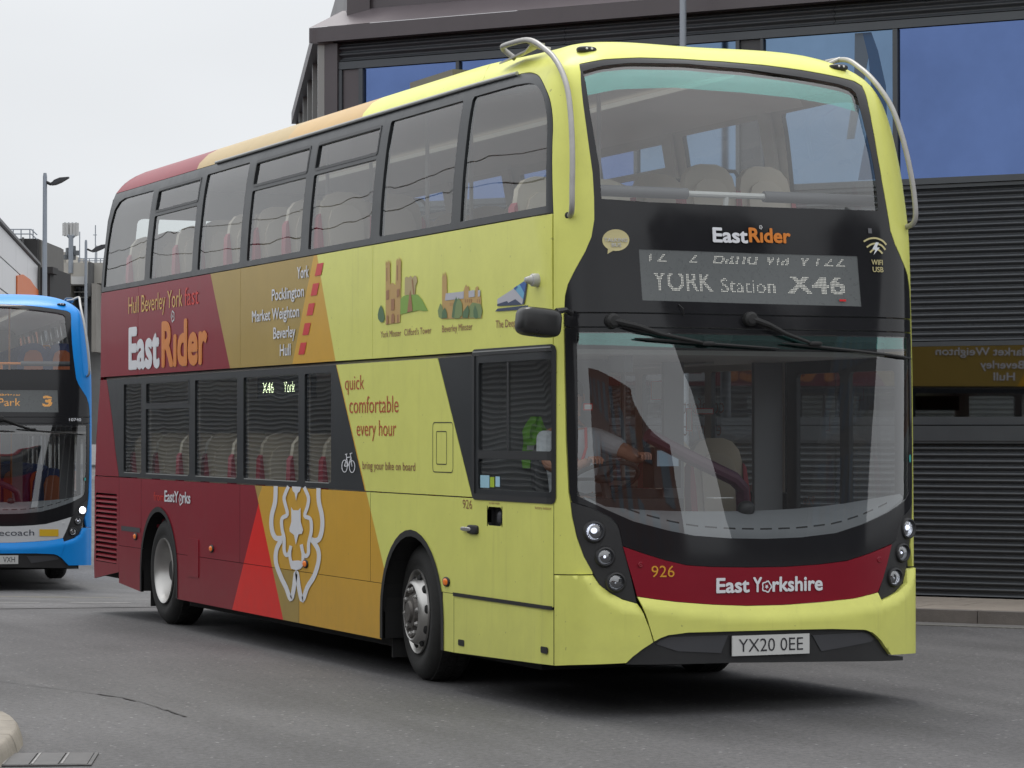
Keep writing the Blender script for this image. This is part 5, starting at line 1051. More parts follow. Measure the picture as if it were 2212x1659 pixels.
ART=[["rose_emblem","white",1,"s",[[5.69,1.292],[5.691,1.27],[5.692,1.239],[5.695,1.205],[5.703,1.174],[5.72,1.147],[5.744,1.119],[5.769,1.09],[5.787,1.06],[5.796,1.03],[5.799,1.002],[5.796,0.975],[5.787,0.95],[5.771,0.927],[5.749,0.906],[5.722,0.889],[5.688,0.874],[5.646,0.865],[5.603,0.862],[5.564,0.862],[5.529,0.863],[5.493,0.867],[5.459,0.872],[5.431,0.877],[5.413,0.88]],[[5.589,1.293],[5.589,1.272],[5.59,1.24],[5.594,1.204],[5.603,1.169],[5.622,1.137],[5.648,1.107],[5.671,1.08],[5.687,1.054],[5.694,1.03],[5.696,1.005],[5.693,0.982],[5.686,0.962],[5.675,0.944],[5.658,0.929],[5.639,0.916],[5.622,0.908],[5.607,0.905],[5.588,0.904],[5.562,0.905],[5.536,0.905],[5.513,0.907],[5.488,0.911],[5.463,0.916],[5.445,0.919]]],["rose_emblem","white",1,"s",[[4.679,1.296],[4.679,1.278],[4.68,1.252],[4.678,1.222],[4.671,1.191],[4.655,1.163],[4.634,1.135],[4.613,1.11],[4.6,1.086],[4.593,1.063],[4.59,1.039],[4.592,1.017],[4.597,0.996],[4.606,0.976],[4.619,0.957],[4.635,0.941],[4.65,0.93],[4.663,0.925],[4.68,0.921],[4.702,0.919],[4.724,0.918],[4.747,0.919],[4.774,0.922],[4.802,0.926],[4.823,0.929]],[[4.585,1.297],[4.586,1.279],[4.586,1.254],[4.585,1.226],[4.579,1.2],[4.566,1.176],[4.546,1.151],[4.524,1.123],[4.509,1.096],[4.501,1.069],[4.498,1.043],[4.499,1.017],[4.505,0.993],[4.516,0.969],[4.532,0.946],[4.553,0.924],[4.579,0.906],[4.615,0.891],[4.656,0.883],[4.693,0.879],[4.73,0.877],[4.77,0.878],[4.808,0.882],[4.839,0.887],[4.859,0.89]]],["rose_emblem","white",1,"s",[[5.544,0.886],[5.567,0.871],[5.602,0.85],[5.639,0.824],[5.666,0.797],[5.68,0.769],[5.687,0.742],[5.685,0.713],[5.674,0.683],[5.65,0.654],[5.616,0.624],[5.579,0.597],[5.546,0.572],[5.514,0.551],[5.484,0.534],[5.455,0.517],[5.428,0.501],[5.4,0.478],[5.369,0.45],[5.338,0.425],[5.29,0.408],[5.216,0.423],[5.192,0.446],[5.176,0.471],[5.159,0.498],[5.142,0.537],[5.126,0.586],[5.11,0.625],[5.138,0.626],[5.167,0.623],[5.15,0.585],[5.132,0.538],[5.113,0.501],[5.095,0.473],[5.077,0.447],[5.053,0.425],[4.979,0.417],[4.93,0.441],[4.901,0.471],[4.873,0.504],[4.844,0.531],[4.81,0.552],[4.769,0.574],[4.726,0.598],[4.688,0.625],[4.655,0.654],[4.626,0.685],[4.603,0.715],[4.586,0.743],[4.577,0.769],[4.575,0.794],[4.58,0.817],[4.595,0.841],[4.625,0.863],[4.664,0.884],[4.702,0.9],[4.726,0.911]],[[5.466,0.863],[5.489,0.849],[5.522,0.829],[5.553,0.807],[5.573,0.787],[5.583,0.766],[5.589,0.744],[5.587,0.721],[5.579,0.698],[5.559,0.674],[5.529,0.648],[5.494,0.621],[5.462,0.598],[5.433,0.578],[5.405,0.562],[5.375,0.545],[5.344,0.526],[5.313,0.501],[5.283,0.473],[5.258,0.453],[5.256,0.449],[5.29,0.445],[5.281,0.455],[5.267,0.477],[5.252,0.503],[5.235,0.54],[5.219,0.588],[5.201,0.632],[5.139,0.667],[5.076,0.638],[5.058,0.597],[5.04,0.551],[5.022,0.515],[5.006,0.489],[4.99,0.466],[4.978,0.454],[5.01,0.454],[5.01,0.458],[4.986,0.483],[4.956,0.517],[4.921,0.548],[4.88,0.575],[4.837,0.598],[4.798,0.62],[4.765,0.643],[4.736,0.668],[4.71,0.696],[4.688,0.723],[4.674,0.748],[4.666,0.769],[4.665,0.789],[4.669,0.806],[4.678,0.821],[4.699,0.837],[4.732,0.854],[4.768,0.87],[4.793,0.881]]],["rose_emblem","white",1,"s",[[5.36,1.304],[5.381,1.288],[5.413,1.265],[5.446,1.238],[5.467,1.214],[5.471,1.193],[5.462,1.176],[5.45,1.163],[5.438,1.149],[5.423,1.13],[5.404,1.11],[5.392,1.092],[5.39,1.084],[5.397,1.082],[5.428,1.076],[5.473,1.067],[5.514,1.05],[5.529,1.027],[5.531,1.004],[5.526,0.981],[5.518,0.96],[5.507,0.939],[5.491,0.92],[5.476,0.902],[5.467,0.885],[5.464,0.864],[5.467,0.841],[5.469,0.817],[5.466,0.795],[5.455,0.778],[5.439,0.764],[5.418,0.754],[5.39,0.747],[5.354,0.747],[5.323,0.753],[5.298,0.762],[5.277,0.775],[5.26,0.79],[5.247,0.808],[5.236,0.825],[5.229,0.836]],[[5.296,1.289],[5.317,1.272],[5.348,1.249],[5.377,1.225],[5.394,1.207],[5.395,1.197],[5.39,1.188],[5.379,1.176],[5.367,1.162],[5.352,1.143],[5.333,1.122],[5.317,1.1],[5.319,1.074],[5.357,1.054],[5.402,1.045],[5.436,1.039],[5.449,1.034],[5.454,1.024],[5.454,1.007],[5.45,0.988],[5.444,0.969],[5.434,0.951],[5.419,0.934],[5.403,0.914],[5.391,0.892],[5.389,0.867],[5.391,0.842],[5.393,0.82],[5.391,0.803],[5.384,0.792],[5.375,0.784],[5.366,0.78],[5.364,0.779],[5.366,0.779],[5.361,0.78],[5.35,0.784],[5.34,0.79],[5.329,0.8],[5.318,0.815],[5.308,0.831],[5.3,0.842]]],["rose_emblem","white",1,"s",[[4.988,1.287],[4.968,1.274],[4.938,1.254],[4.91,1.234],[4.894,1.218],[4.89,1.205],[4.892,1.192],[4.9,1.178],[4.909,1.162],[4.925,1.144],[4.95,1.122],[4.972,1.099],[4.975,1.074],[4.934,1.056],[4.888,1.053],[4.853,1.051],[4.839,1.046],[4.83,1.034],[4.825,1.013],[4.825,0.989],[4.828,0.966],[4.838,0.946],[4.854,0.924],[4.872,0.902],[4.886,0.878],[4.891,0.855],[4.89,0.833],[4.889,0.815],[4.892,0.804],[4.899,0.798],[4.908,0.794],[4.917,0.791],[4.922,0.79],[4.924,0.79],[4.93,0.792],[4.94,0.797],[4.949,0.804],[4.96,0.816],[4.971,0.834],[4.98,0.852],[4.987,0.864]],[[4.928,1.306],[4.907,1.293],[4.877,1.273],[4.846,1.251],[4.824,1.228],[4.818,1.208],[4.821,1.189],[4.83,1.171],[4.841,1.153],[4.86,1.132],[4.885,1.11],[4.902,1.092],[4.906,1.086],[4.904,1.087],[4.872,1.085],[4.824,1.081],[4.78,1.066],[4.76,1.043],[4.753,1.017],[4.753,0.99],[4.757,0.964],[4.769,0.939],[4.787,0.916],[4.804,0.894],[4.816,0.875],[4.819,0.856],[4.818,0.836],[4.817,0.816],[4.823,0.797],[4.84,0.781],[4.865,0.769],[4.893,0.761],[4.923,0.758],[4.954,0.76],[4.979,0.766],[4.999,0.775],[5.016,0.787],[5.03,0.804],[5.042,0.823],[5.051,0.842],[5.058,0.854]]],["rose_emblem","white",1,"s",[[5.298,0.841],[5.304,0.829],[5.313,0.811],[5.322,0.79],[5.325,0.77],[5.323,0.753],[5.316,0.736],[5.304,0.719],[5.286,0.704],[5.262,0.691],[5.233,0.68],[5.201,0.671],[5.169,0.665],[5.137,0.662],[5.103,0.662],[5.07,0.665],[5.038,0.672],[5.01,0.683],[4.988,0.696],[4.97,0.711],[4.957,0.728],[4.95,0.747],[4.948,0.767],[4.949,0.785],[4.949,0.797]],[[5.231,0.837],[5.238,0.825],[5.247,0.808],[5.255,0.789],[5.257,0.773],[5.255,0.759],[5.249,0.745],[5.24,0.732],[5.228,0.721],[5.211,0.712],[5.188,0.703],[5.164,0.697],[5.142,0.692],[5.122,0.69],[5.103,0.69],[5.086,0.692],[5.073,0.695],[5.059,0.7],[5.044,0.709],[5.031,0.72],[5.021,0.732],[5.016,0.746],[5.015,0.764],[5.015,0.782],[5.016,0.794]]],["rose_emblem","white",1,"p",[[5.243,1.298],[5.024,1.298],[5.058,1.262],[5.108,1.25],[5.144,1.189],[5.178,1.249],[5.226,1.264]]],["rose_emblem","white",1,"p",[[5.259,1.139],[5.208,1.116],[5.09,1.117],[5.037,1.138],[5.033,1.033],[4.977,0.97],[5.003,0.941],[5.083,0.934],[5.146,0.852],[5.19,0.924],[5.292,0.948],[5.299,0.97],[5.252,1.027]]],["rose_emblem","white",1,"p",[[5.298,0.711],[5.223,0.725],[5.089,0.734],[5.015,0.731],[5.022,0.685],[5.122,0.656],[5.257,0.663]]],["bicycle_symbol","white",1,"s",[[4.012,1.469],[4.015,1.456],[4.023,1.444],[4.034,1.435],[4.048,1.429],[4.062,1.427],[4.076,1.429],[4.09,1.434],[4.102,1.443],[4.11,1.454],[4.113,1.467],[4.11,1.48],[4.102,1.492],[4.091,1.501],[4.077,1.507],[4.063,1.509],[4.049,1.507],[4.035,1.502],[4.023,1.493],[4.015,1.482],[4.012,1.469]],[[3.997,1.469],[4.0,1.455],[4.009,1.442],[4.022,1.431],[4.041,1.424],[4.062,1.421],[4.084,1.423],[4.103,1.43],[4.117,1.44],[4.125,1.453],[4.128,1.467],[4.125,1.481],[4.117,1.494],[4.103,1.505],[4.084,1.512],[4.063,1.515],[4.041,1.513],[4.022,1.506],[4.009,1.496],[4.0,1.483],[3.997,1.469]]],["bicycle_symbol","white",1,"s",[[3.852,1.467],[3.855,1.454],[3.863,1.443],[3.874,1.434],[3.888,1.428],[3.902,1.426],[3.916,1.428],[3.929,1.433],[3.941,1.442],[3.949,1.453],[3.952,1.466],[3.949,1.479],[3.941,1.491],[3.93,1.5],[3.916,1.505],[3.902,1.507],[3.888,1.506],[3.874,1.5],[3.863,1.492],[3.855,1.48],[3.852,1.467]],[[3.837,1.468],[3.84,1.454],[3.849,1.441],[3.862,1.43],[3.88,1.423],[3.902,1.42],[3.923,1.422],[3.941,1.429],[3.955,1.439],[3.964,1.452],[3.967,1.466],[3.964,1.48],[3.955,1.493],[3.942,1.503],[3.924,1.511],[3.902,1.513],[3.881,1.511],[3.862,1.504],[3.849,1.494],[3.84,1.481],[3.837,1.468]]],["bicycle_symbol","white",1,"s",[[4.055,1.467],[4.007,1.53]],[[4.07,1.469],[4.021,1.532]]],["bicycle_symbol","white",1,"s",[[4.013,1.528],[3.922,1.534]],[[4.015,1.534],[3.924,1.54]]],["bicycle_symbol","white",1,"s",[[3.931,1.537],[3.909,1.466]],[[3.916,1.538],[3.894,1.467]]],["bicycle_symbol","white",1,"s",[[4.021,1.53],[3.991,1.468]],[[4.007,1.532],[3.976,1.47]]],["bicycle_symbol","white",1,"s",[[3.976,1.468],[3.916,1.526]],[[3.99,1.47],[3.93,1.528]]],["bicycle_symbol","white",1,"s",[[4.062,1.465],[3.983,1.466]],[[4.062,1.471],[3.983,1.472]]],["bicycle_symbol","white",1,"s",[[3.916,1.538],[3.925,1.561]],[[3.931,1.537],[3.94,1.559]]],["bicycle_symbol","white",1,"s",[[3.951,1.555],[3.897,1.564]],[[3.956,1.561],[3.902,1.569]]],["bicycle_symbol","white",1,"s",[[4.007,1.532],[4.022,1.555]],[[4.021,1.53],[4.037,1.553]]],["bicycle_symbol","white",1,"s",[[4.049,1.55],[4.0,1.554]],[[4.052,1.556],[4.003,1.56]]],["minster_illustration","stone",0,"p",[[3.221,2.474],[3.222,2.897],[3.198,2.925],[3.181,2.895],[3.161,2.928],[3.138,2.893],[3.131,2.754],[3.084,2.763],[3.028,2.743],[3.016,2.9],[2.989,2.93],[2.968,2.897],[2.95,2.934],[2.924,2.895],[2.924,2.766],[2.94,2.479]]],["minster_illustration","stone_dark",1,"p",[[3.205,2.711],[3.153,2.717],[3.153,2.651],[3.205,2.647]]],["minster_illustration","stone_dark",1,"p",[[3.0,2.71],[2.949,2.716],[2.949,2.665],[2.999,2.655]]],["minster_illustration","stone_dark",1,"p",[[3.111,2.649],[3.044,2.649],[3.044,2.571],[3.111,2.568]]],["minster_illustration","stone_dark",1,"p",[[3.1,2.539],[3.068,2.549],[3.044,2.531],[3.044,2.482],[3.108,2.482]]],["minster_illustration","stone_dark",1,"p",[[3.195,2.537],[3.164,2.537],[3.164,2.478],[3.195,2.476]]],["minster_illustration","stone_dark",1,"p",[[2.996,2.535],[2.967,2.537],[2.967,2.48],[2.996,2.478]]],["minster_illustration","stone_dark",1,"p",[[3.206,2.873],[3.189,2.875],[3.189,2.78],[3.205,2.778]]],["minster_illustration","stone_dark",1,"p",[[3.0,2.879],[2.981,2.879],[2.981,2.775],[3.0,2.773]]],["minster_illustration","tree_green",1,"p",[[3.311,2.617],[3.27,2.586],[3.245,2.545],[3.237,2.515],[3.27,2.493],[3.322,2.495],[3.368,2.52],[3.376,2.55],[3.352,2.59]]],["tower_illustration","hill_green",0,"p",[[2.933,2.641],[2.87,2.661],[2.745,2.664],[2.606,2.658],[2.53,2.623],[2.417,2.54],[2.5,2.541],[2.576,2.55],[2.714,2.544],[2.933,2.535]]],["tower_illustration","stone_pale",0,"p",[[2.851,2.666],[2.847,2.785],[2.808,2.792],[2.776,2.782],[2.738,2.794],[2.699,2.778],[2.653,2.792],[2.619,2.776],[2.614,2.745],[2.645,2.719],[2.652,2.66]]],["tower_illustration","stone_dark",1,"p",[[2.761,2.662],[2.737,2.695],[2.722,2.654],[2.695,2.549],[2.799,2.543]]],["tower_illustration","stone_dark",1,"p",[[2.714,2.767],[2.696,2.767],[2.665,2.663],[2.683,2.663]]],["minster_illustration","stone",0,"p",[[3.222,2.894],[3.206,2.893],[3.214,2.929]]],["minster_illustration","stone",0,"p",[[3.189,2.895],[3.173,2.894],[3.182,2.938]]],["minster_illustration","stone",0,"p",[[3.146,2.89],[3.13,2.889],[3.138,2.927]]],["minster_illustration","stone",0,"p",[[3.018,2.897],[3.002,2.896],[3.01,2.931]]],["minster_illustration","stone",0,"p",[[2.973,2.898],[2.957,2.897],[2.966,2.946]]],["minster_illustration","stone",0,"p",[[2.935,2.894],[2.919,2.893],[2.927,2.924]]],["beverley_illustration","stone",0,"p",[[2.16,2.475],[2.16,2.75],[2.143,2.788],[2.128,2.751],[2.106,2.791],[2.077,2.746],[2.07,2.592],[1.777,2.593],[1.784,2.644],[1.763,2.67],[1.742,2.685],[1.721,2.668],[1.693,2.672],[1.686,2.597],[1.588,2.595],[1.582,2.656],[1.547,2.665],[1.533,2.654],[1.533,2.601],[1.492,2.599],[1.479,2.455]]],["beverley_illustration","roof_white",1,"p",[[2.092,2.642],[1.777,2.641],[1.777,2.594],[2.106,2.595]]],["beverley_illustration","roof_white",1,"p",[[1.693,2.64],[1.591,2.642],[1.591,2.598],[1.693,2.597]]],["beverley_illustration","roof_white",1,"p",[[1.536,2.637],[1.495,2.638],[1.499,2.596],[1.536,2.595]]],["beverley_illustration","stone_dark",1,"p",[[2.084,2.579],[2.073,2.579],[2.073,2.557],[2.084,2.557]]],["beverley_illustration","stone_dark",1,"p",[[2.052,2.578],[2.041,2.578],[2.041,2.555],[2.052,2.555]]],["beverley_illustration","stone_dark",1,"p",[[2.021,2.576],[2.009,2.576],[2.009,2.554],[2.021,2.554]]],["beverley_illustration","stone_dark",1,"p",[[1.989,2.575],[1.977,2.575],[1.977,2.553],[1.989,2.553]]],["beverley_illustration","stone_dark",1,"p",[[1.957,2.574],[1.946,2.574],[1.946,2.551],[1.957,2.551]]],["beverley_illustration","stone_dark",1,"p",[[1.756,2.589],[1.744,2.589],[1.744,2.567],[1.756,2.567]]],["beverley_illustration","stone_dark",1,"p",[[1.722,2.588],[1.711,2.588],[1.711,2.566],[1.722,2.566]]],["beverley_illustration","stone_dark",1,"p",[[1.688,2.586],[1.677,2.586],[1.677,2.564],[1.688,2.564]]],["beverley_illustration","stone_dark",1,"p",[[1.655,2.585],[1.644,2.585],[1.644,2.563],[1.655,2.563]]],["beverley_illustration","stone_dark",1,"p",[[1.622,2.583],[1.611,2.583],[1.611,2.561],[1.622,2.561]]],["beverley_illustration","stone_dark",1,"p",[[1.588,2.582],[1.577,2.582],[1.577,2.56],[1.588,2.56]]],["beverley_illustration","stone_dark",1,"p",[[1.555,2.58],[1.544,2.58],[1.544,2.558],[1.555,2.558]]],["beverley_illustration","stone_dark",1,"p",[[1.522,2.579],[1.511,2.579],[1.511,2.557],[1.522,2.557]]],["beverley_illustration","tree_pale",2,"p",[[2.187,2.581],[2.143,2.551],[2.128,2.501],[2.157,2.475],[2.216,2.488],[2.231,2.533]]],["beverley_illustration","tree_green",2,"p",[[2.106,2.55],[2.07,2.515],[2.062,2.477],[2.157,2.478],[2.157,2.519]]],["beverley_illustration","tree_green",2,"p",[[1.904,2.612],[1.869,2.572],[1.883,2.519],[1.911,2.466],[1.983,2.479],[1.954,2.565]]],["beverley_illustration","tree_pale",2,"p",[[1.862,2.605],[1.798,2.559],[1.798,2.488],[1.854,2.466],[1.94,2.472],[1.911,2.563]]],["beverley_illustration","tree_green",2,"p",[[1.7,2.549],[1.679,2.511],[1.7,2.463],[1.798,2.469],[1.784,2.509]]],["beverley_illustration","tree_pale",2,"p",[[1.63,2.562],[1.492,2.546],[1.465,2.502],[1.492,2.455],[1.686,2.465],[1.686,2.538]]],["beverley_illustration","tree_green",2,"p",[[1.588,2.544],[1.547,2.505],[1.533,2.462],[1.568,2.453],[1.609,2.465],[1.616,2.508]]],["aquarium_illustration","roof_white",0,"p",[[1.223,2.566],[0.96,2.621],[0.743,2.671],[0.749,2.637],[0.775,2.556],[0.804,2.516],[1.223,2.521]]],["aquarium_illustration","navy",1,"p",[[1.223,2.521],[1.223,2.534],[1.064,2.547],[1.045,2.534],[0.934,2.553],[0.825,2.513]]],["aquarium_illustration","navy",1,"p",[[1.256,2.488],[1.216,2.505],[0.737,2.506],[0.737,2.497],[0.857,2.483]]],["aquarium_illustration","blue_mid",1,"p",[[0.864,2.643],[0.743,2.671],[0.756,2.627],[0.787,2.577]]],["aquarium_illustration","cyan_pale",1,"p",[[0.954,2.623],[0.864,2.643],[0.787,2.582],[0.804,2.547],[0.819,2.55]]],["aquarium_illustration","blue_mid",2,"p",[[0.954,2.623],[0.902,2.635],[0.889,2.626],[0.934,2.61]]],["aquarium_illustration","navy",2,"p",[[0.749,2.662],[0.74,2.662],[0.794,2.516],[0.819,2.516]]]]
FART=[["speech_bubble","cream",0,"p",[[-0.5743,2.8874],[-0.5763,2.8725],[-0.5812,2.8583],[-0.5888,2.8454],[-0.5987,2.8346],[-0.6105,2.8263],[-0.6233,2.8211],[-0.6368,2.8191],[-0.6502,2.8205],[-0.6629,2.825],[-0.6742,2.8328],[-0.6834,2.8431],[-0.6903,2.8556],[-0.6944,2.8696],[-0.6956,2.8843],[-0.6938,2.8991],[-0.689,2.9132],[-0.6816,2.9259],[-0.6718,2.9366],[-0.6602,2.9449],[-0.6474,2.95],[-0.6338,2.9521],[-0.6202,2.9508],[-0.6075,2.9463],[-0.5961,2.9387],[-0.5867,2.9284],[-0.5797,2.9161],[-0.5755,2.9022]]],["speech_bubble","cream",0,"p",[[-0.6704,2.8405],[-0.6426,2.826],[-0.6745,2.7997]]],["wifi_symbol","cream",1,"s",[[0.542,2.9191],[0.5491,2.9246],[0.5593,2.9322],[0.5698,2.938],[0.5806,2.9413],[0.5924,2.9432],[0.604,2.9431],[0.6161,2.9405],[0.6285,2.9357],[0.6389,2.93],[0.6472,2.922],[0.6542,2.9124],[0.6591,2.9054]],[[0.5378,2.9282],[0.5449,2.9338],[0.5556,2.9418],[0.5676,2.9483],[0.5798,2.9521],[0.5928,2.9542],[0.606,2.9541],[0.6195,2.9511],[0.633,2.946],[0.6451,2.9393],[0.6549,2.93],[0.6626,2.9197],[0.6677,2.9126]]],["wifi_symbol","cream",1,"s",[[0.557,2.8836],[0.5627,2.889],[0.5708,2.8964],[0.579,2.9022],[0.5866,2.9059],[0.5944,2.9083],[0.6027,2.9089],[0.6124,2.9074],[0.623,2.9041],[0.6321,2.8992],[0.6399,2.8912],[0.6471,2.8809],[0.6522,2.8734]],[[0.5518,2.8921],[0.5576,2.8975],[0.5662,2.9053],[0.5755,2.9119],[0.5844,2.9163],[0.5937,2.9191],[0.6039,2.9199],[0.6152,2.9182],[0.6271,2.9144],[0.6381,2.9085],[0.6476,2.899],[0.6554,2.888],[0.6607,2.8804]]],["wifi_symbol","cream",1,"s",[[0.5735,2.8521],[0.5776,2.8571],[0.5833,2.8639],[0.5886,2.869],[0.5929,2.8718],[0.5969,2.8733],[0.6013,2.8736],[0.6072,2.8723],[0.6139,2.8695],[0.62,2.8658],[0.6256,2.8602],[0.6309,2.8531],[0.6348,2.848]],[[0.5672,2.8594],[0.5714,2.8645],[0.5774,2.8717],[0.5839,2.8779],[0.5897,2.8817],[0.5959,2.8841],[0.6028,2.8845],[0.6104,2.8829],[0.6185,2.8796],[0.626,2.8749],[0.6329,2.8682],[0.6387,2.8606],[0.6427,2.8554]]],["wifi_symbol","white",2,"p",[[0.6036,2.9229],[0.6196,2.9213],[0.6077,2.8903],[0.6237,2.8886],[0.5883,2.8408],[0.5987,2.874],[0.5823,2.8769]]]]
def do_art():
    groups={}
    for ai,it in enumerate(ART):
        nm,col,layer,kind=it[:4]; layer+=(ai%9)*.3
        for side_,f0,fl in (('o',side_off,True),('n',side_near,False)):
            f=surf_pt(f0,.003+.0012*layer,fl)
            if kind=='p':
                P2=it[4]; tr=geometry.tessellate_polygon([[Vector((a,b,0)) for a,b in P2]]); V=[f(a,b) for a,b in P2];F=[tuple(t) for t in tr]
            else:
                L,Rr=it[4],it[5];n=len(L);V=[f(a,b) for a,b in L]+[f(a,b) for a,b in Rr];F=[(i,i+1,i+1+n,i+n) for i in range(n-1)]
            g=groups.setdefault((nm,side_),([],[],[],[]))
            k=len(g[0]); g[0].extend(V); g[1].extend([tuple(i+k for i in q) for q in F])
            if MV[col] not in g[2]: g[2].append(MV[col])
            g[3].extend([g[2].index(MV[col])]*len(F))
    for (nm,s_),g in groups.items(): mesh(nm,g[0],g[1],g[2],bus,False,g[3])
    for it in FART:
        nm,col,layer,kind=it[:4]; f=surf_pt(front_s,.003+.0012*layer)
        if kind=='p': P2=it[4];tr=geometry.tessellate_polygon([[Vector((a,b,0)) for a,b in P2]]);mesh(nm,[f(a,b) for a,b in P2],[tuple(t) for t in tr],MV[col],bus)
        else:
            L,Rr=it[4],it[5];n=len(L);mesh(nm,[f(a,b) for a,b in L]+[f(a,b) for a,b in Rr],[(i,i+1,i+1+n,i+n) for i in range(n-1)],MV[col],bus)
do_art()
# front lettering
def ft(body,s0,s1,z,cap,col,off=0,root=bus,name='lettering',shear=0,slope=0): return text_on(name,body,s0,s1,z,cap,FR,MV[col],root,off,shear,1,slope)
ft('East',-.1818,-.012,2.895,.085,'white',.035); ft('R\u0131der',-.008,.1892,2.902,.085,'orange',.035); ringmark((.0517,2.995),(.008,.013),(.003,.005),FR,MV['pale'],bus)
ft('926',-.521,-.4225,.842,.068,'amberv',.0)
ft('East',-.2378,-.084,.741,.085,'white',.03); ft('Y',-.068,-.026,.741,.085,'white',.03); ft('rkshire',.022,.2633,.741,.085,'white',.03); ringmark((-.0035,.770),(.0235,.036),(.006,.009),FR,MV['white'],bus)
ft('TALKING',-.687,-.585,2.876,.022,'pale',.01); ft('BUS',-.655,-.612,2.846,.022,'pale',.01)
ft('WIFI',.5754,.637,2.7785,.032,'cream',.012); ft('USB',.580,.640,2.733,.032,'cream',.012)
# destination display glass and LEDs
def display(root,led_mat,rows,tagm=True):
    poly=[(-.5306,2.8351),(-.524,2.521),(.5165,2.511),(.508,2.8313)]
    patch('destination_display',poly,front_s,pbr('display_grey',(.135,.145,.145),.28,noise=.06,nscale=30),root,off=-.006,thick=.01,step=.12)
    o=led_text('display_lettering',rows,.0098,-.52,.51,2.53,2.83,surf_pt(front_s,-.0035),led_mat,root)
    return o
LEDW=pbr('led_white',(.7,.7,.65),.5,emit=(1,.98,.88),estr=.28); LEDO=pbr('led_orange',(.8,.4,.1),.5,emit=(1,.42,.04),estr=.9)
bo=lambda z: z>2.588 and z<2.689
display(bus,LEDW,[('YORK',-.475,-.185,2.583,.125,0,.01,bo),('Station',-.15,.108,2.583,.085,0,.0,lambda z:True),('X46',.16,.44,2.583,.125,0,.02,bo),
 ('12   2  Band via V122',-.49,.45,2.755,.11,.25,0,lambda z: 2.765<z<2.81)])
display(bb,LEDO,[('Orchard Park',-.52,.155,2.60,.11,0,.0,lambda z:True),('3',.365,.455,2.60,.14,0,.03,lambda z: z<2.70 or z>2.715),('Cherry Avenue',-.5,.15,2.735,.06,.2,0,lambda z: z>2.755)])
m=MB(); p=FR(.423,2.549); mesh('display_badge',[FR(.405,2.540),FR(.437,2.540),FR(.437,2.553),FR(.405,2.553)],[(0,1,2,3)],MV['red'],bus)
mesh('sensor_patch',[FR(.567,2.978),FR(.586,2.978),FR(.586,3.01),FR(.567,3.01)],[(0,1,2,3)],MV['greyv'],bus)
# blue bus lettering
def bt(body,s0,s1,z,cap,mat,off=0): text_on('lettering',body,s0,s1,z,cap,FR,mat,bb,off)
bt('Stagecoach',-.26,.275,.755,.085,pbr('slate_vinyl',(.05,.06,.08),.4),.0); bt('10740',.62,.75,2.385,.042,MV['white'],.015)
patch('yellow_sticker',[(.325,.745),(.51,.738),(.51,.838),(.325,.842)],front_s,pbr('yellow_sticker',(.72,.45,.02),.5),bb,off=.006,thick=.002,step=.05)
for rt_ in (bus,bb):
    f=surf_pt(front_s,.004); V=[f(.80+.012*math.cos(2*math.pi*k/14),1.55+.026*math.sin(2*math.pi*k/14)) for k in range(14)]; mesh('teal_sticker',V,[tuple(range(14))],pbr('teal_sticker',(.05,.38,.36),.4),rt_)
# cab window stickers
for a,b,z0,z1,c_ in ((1.53,1.38,1.36,1.44,(.35,.60,.72)),(1.37,1.30,1.365,1.43,(.40,.55,.03)),(1.28,1.21,1.37,1.435,(.40,.65,.80))):
    f=surf_pt(side_off,-.008,True); mesh('window_sticker',[f(a,z0),f(b,z0),f(b,z1),f(a,z1)],[(0,1,2,3)],pbr('sticker_%d'%int(a*100),c_,.4),bus)
# side number display behind the lower window
m=MB(); m.box((.10,5.14,1.98),(.16,6.42,2.16)); sdp=m.build('side_display',M_UNDER,bus)
def SD(p,z): return Vector((.098,-p,z))
led_text('display_lettering',[('X46',-6.28,-6.00,2.03,.085,0,0,lambda z:True),('York',-5.75,-5.48,2.03,.085,0,0,lambda z:True)],.012,-6.35,-5.40,2.0,2.15,SD,pbr('led_green',(.7,.9,.5),.5,emit=(.85,1,.6),estr=5),bus,sc=1)
# ticket machine on the cab door
m=MB(); m.box((.93,.86,1.36),(1.12,1.02,1.62)); tm=m.build('ticket_machine',M_PLAS,bus)
m=MB(); m.box((.95,.852,1.50),(1.10,.86,1.60)); m.build('screen',pbr('ticket_screen',(.1,.14,.18),.2,emit=(.3,.4,.5),estr=.25),tm)
# papers on the dash
m=MB(); m.box((1.18,.52,1.30),(1.32,.62,1.305)); m.build('paper_notice',pbr('paper',(.7,.7,.68),.7),bus)

# ------------------------------------------------------------ driver
def skin_person(name,joints,edges,mat,parent=None,loc=(0,0,0)):
    me=bpy.data.meshes.new(name); me.from_pydata([j[:3] for j in joints],edges,[]); o=bpy.data.objects.new(name,me); COL.objects.link(o)
    md=o.modifiers.new('skin','SKIN'); 
    for i,j in enumerate(joints): me.skin_vertices[0].data[i].radius=(j[3],j[4] if len(j)>4 else j[3])
    me.skin_vertices[0].data[0].use_root=True
    sbd=o.modifiers.new('sub','SUBSURF'); sbd.levels=2; sbd.render_levels=2
    for m_ in (mat if isinstance(mat,list) else [mat]): me.materials.append(m_)
    if parent: o.parent=parent
    return o
SKIN=pbr('skin',(.42,.20,.13),.55,noise=.08,nscale=20); SHIRT=pbr('white_shirt',(.58,.60,.64),.8,noise=.06,nscale=12)
drv=empty('person',(.52,1.20,1.05)); tag(drv,'driver in a white shirt and red lanyard with both hands on the steering wheel','person')
L_=drv.location
def rel(p): return (p[0]-L_.x,p[1]-L_.y,p[2]-L_.z)
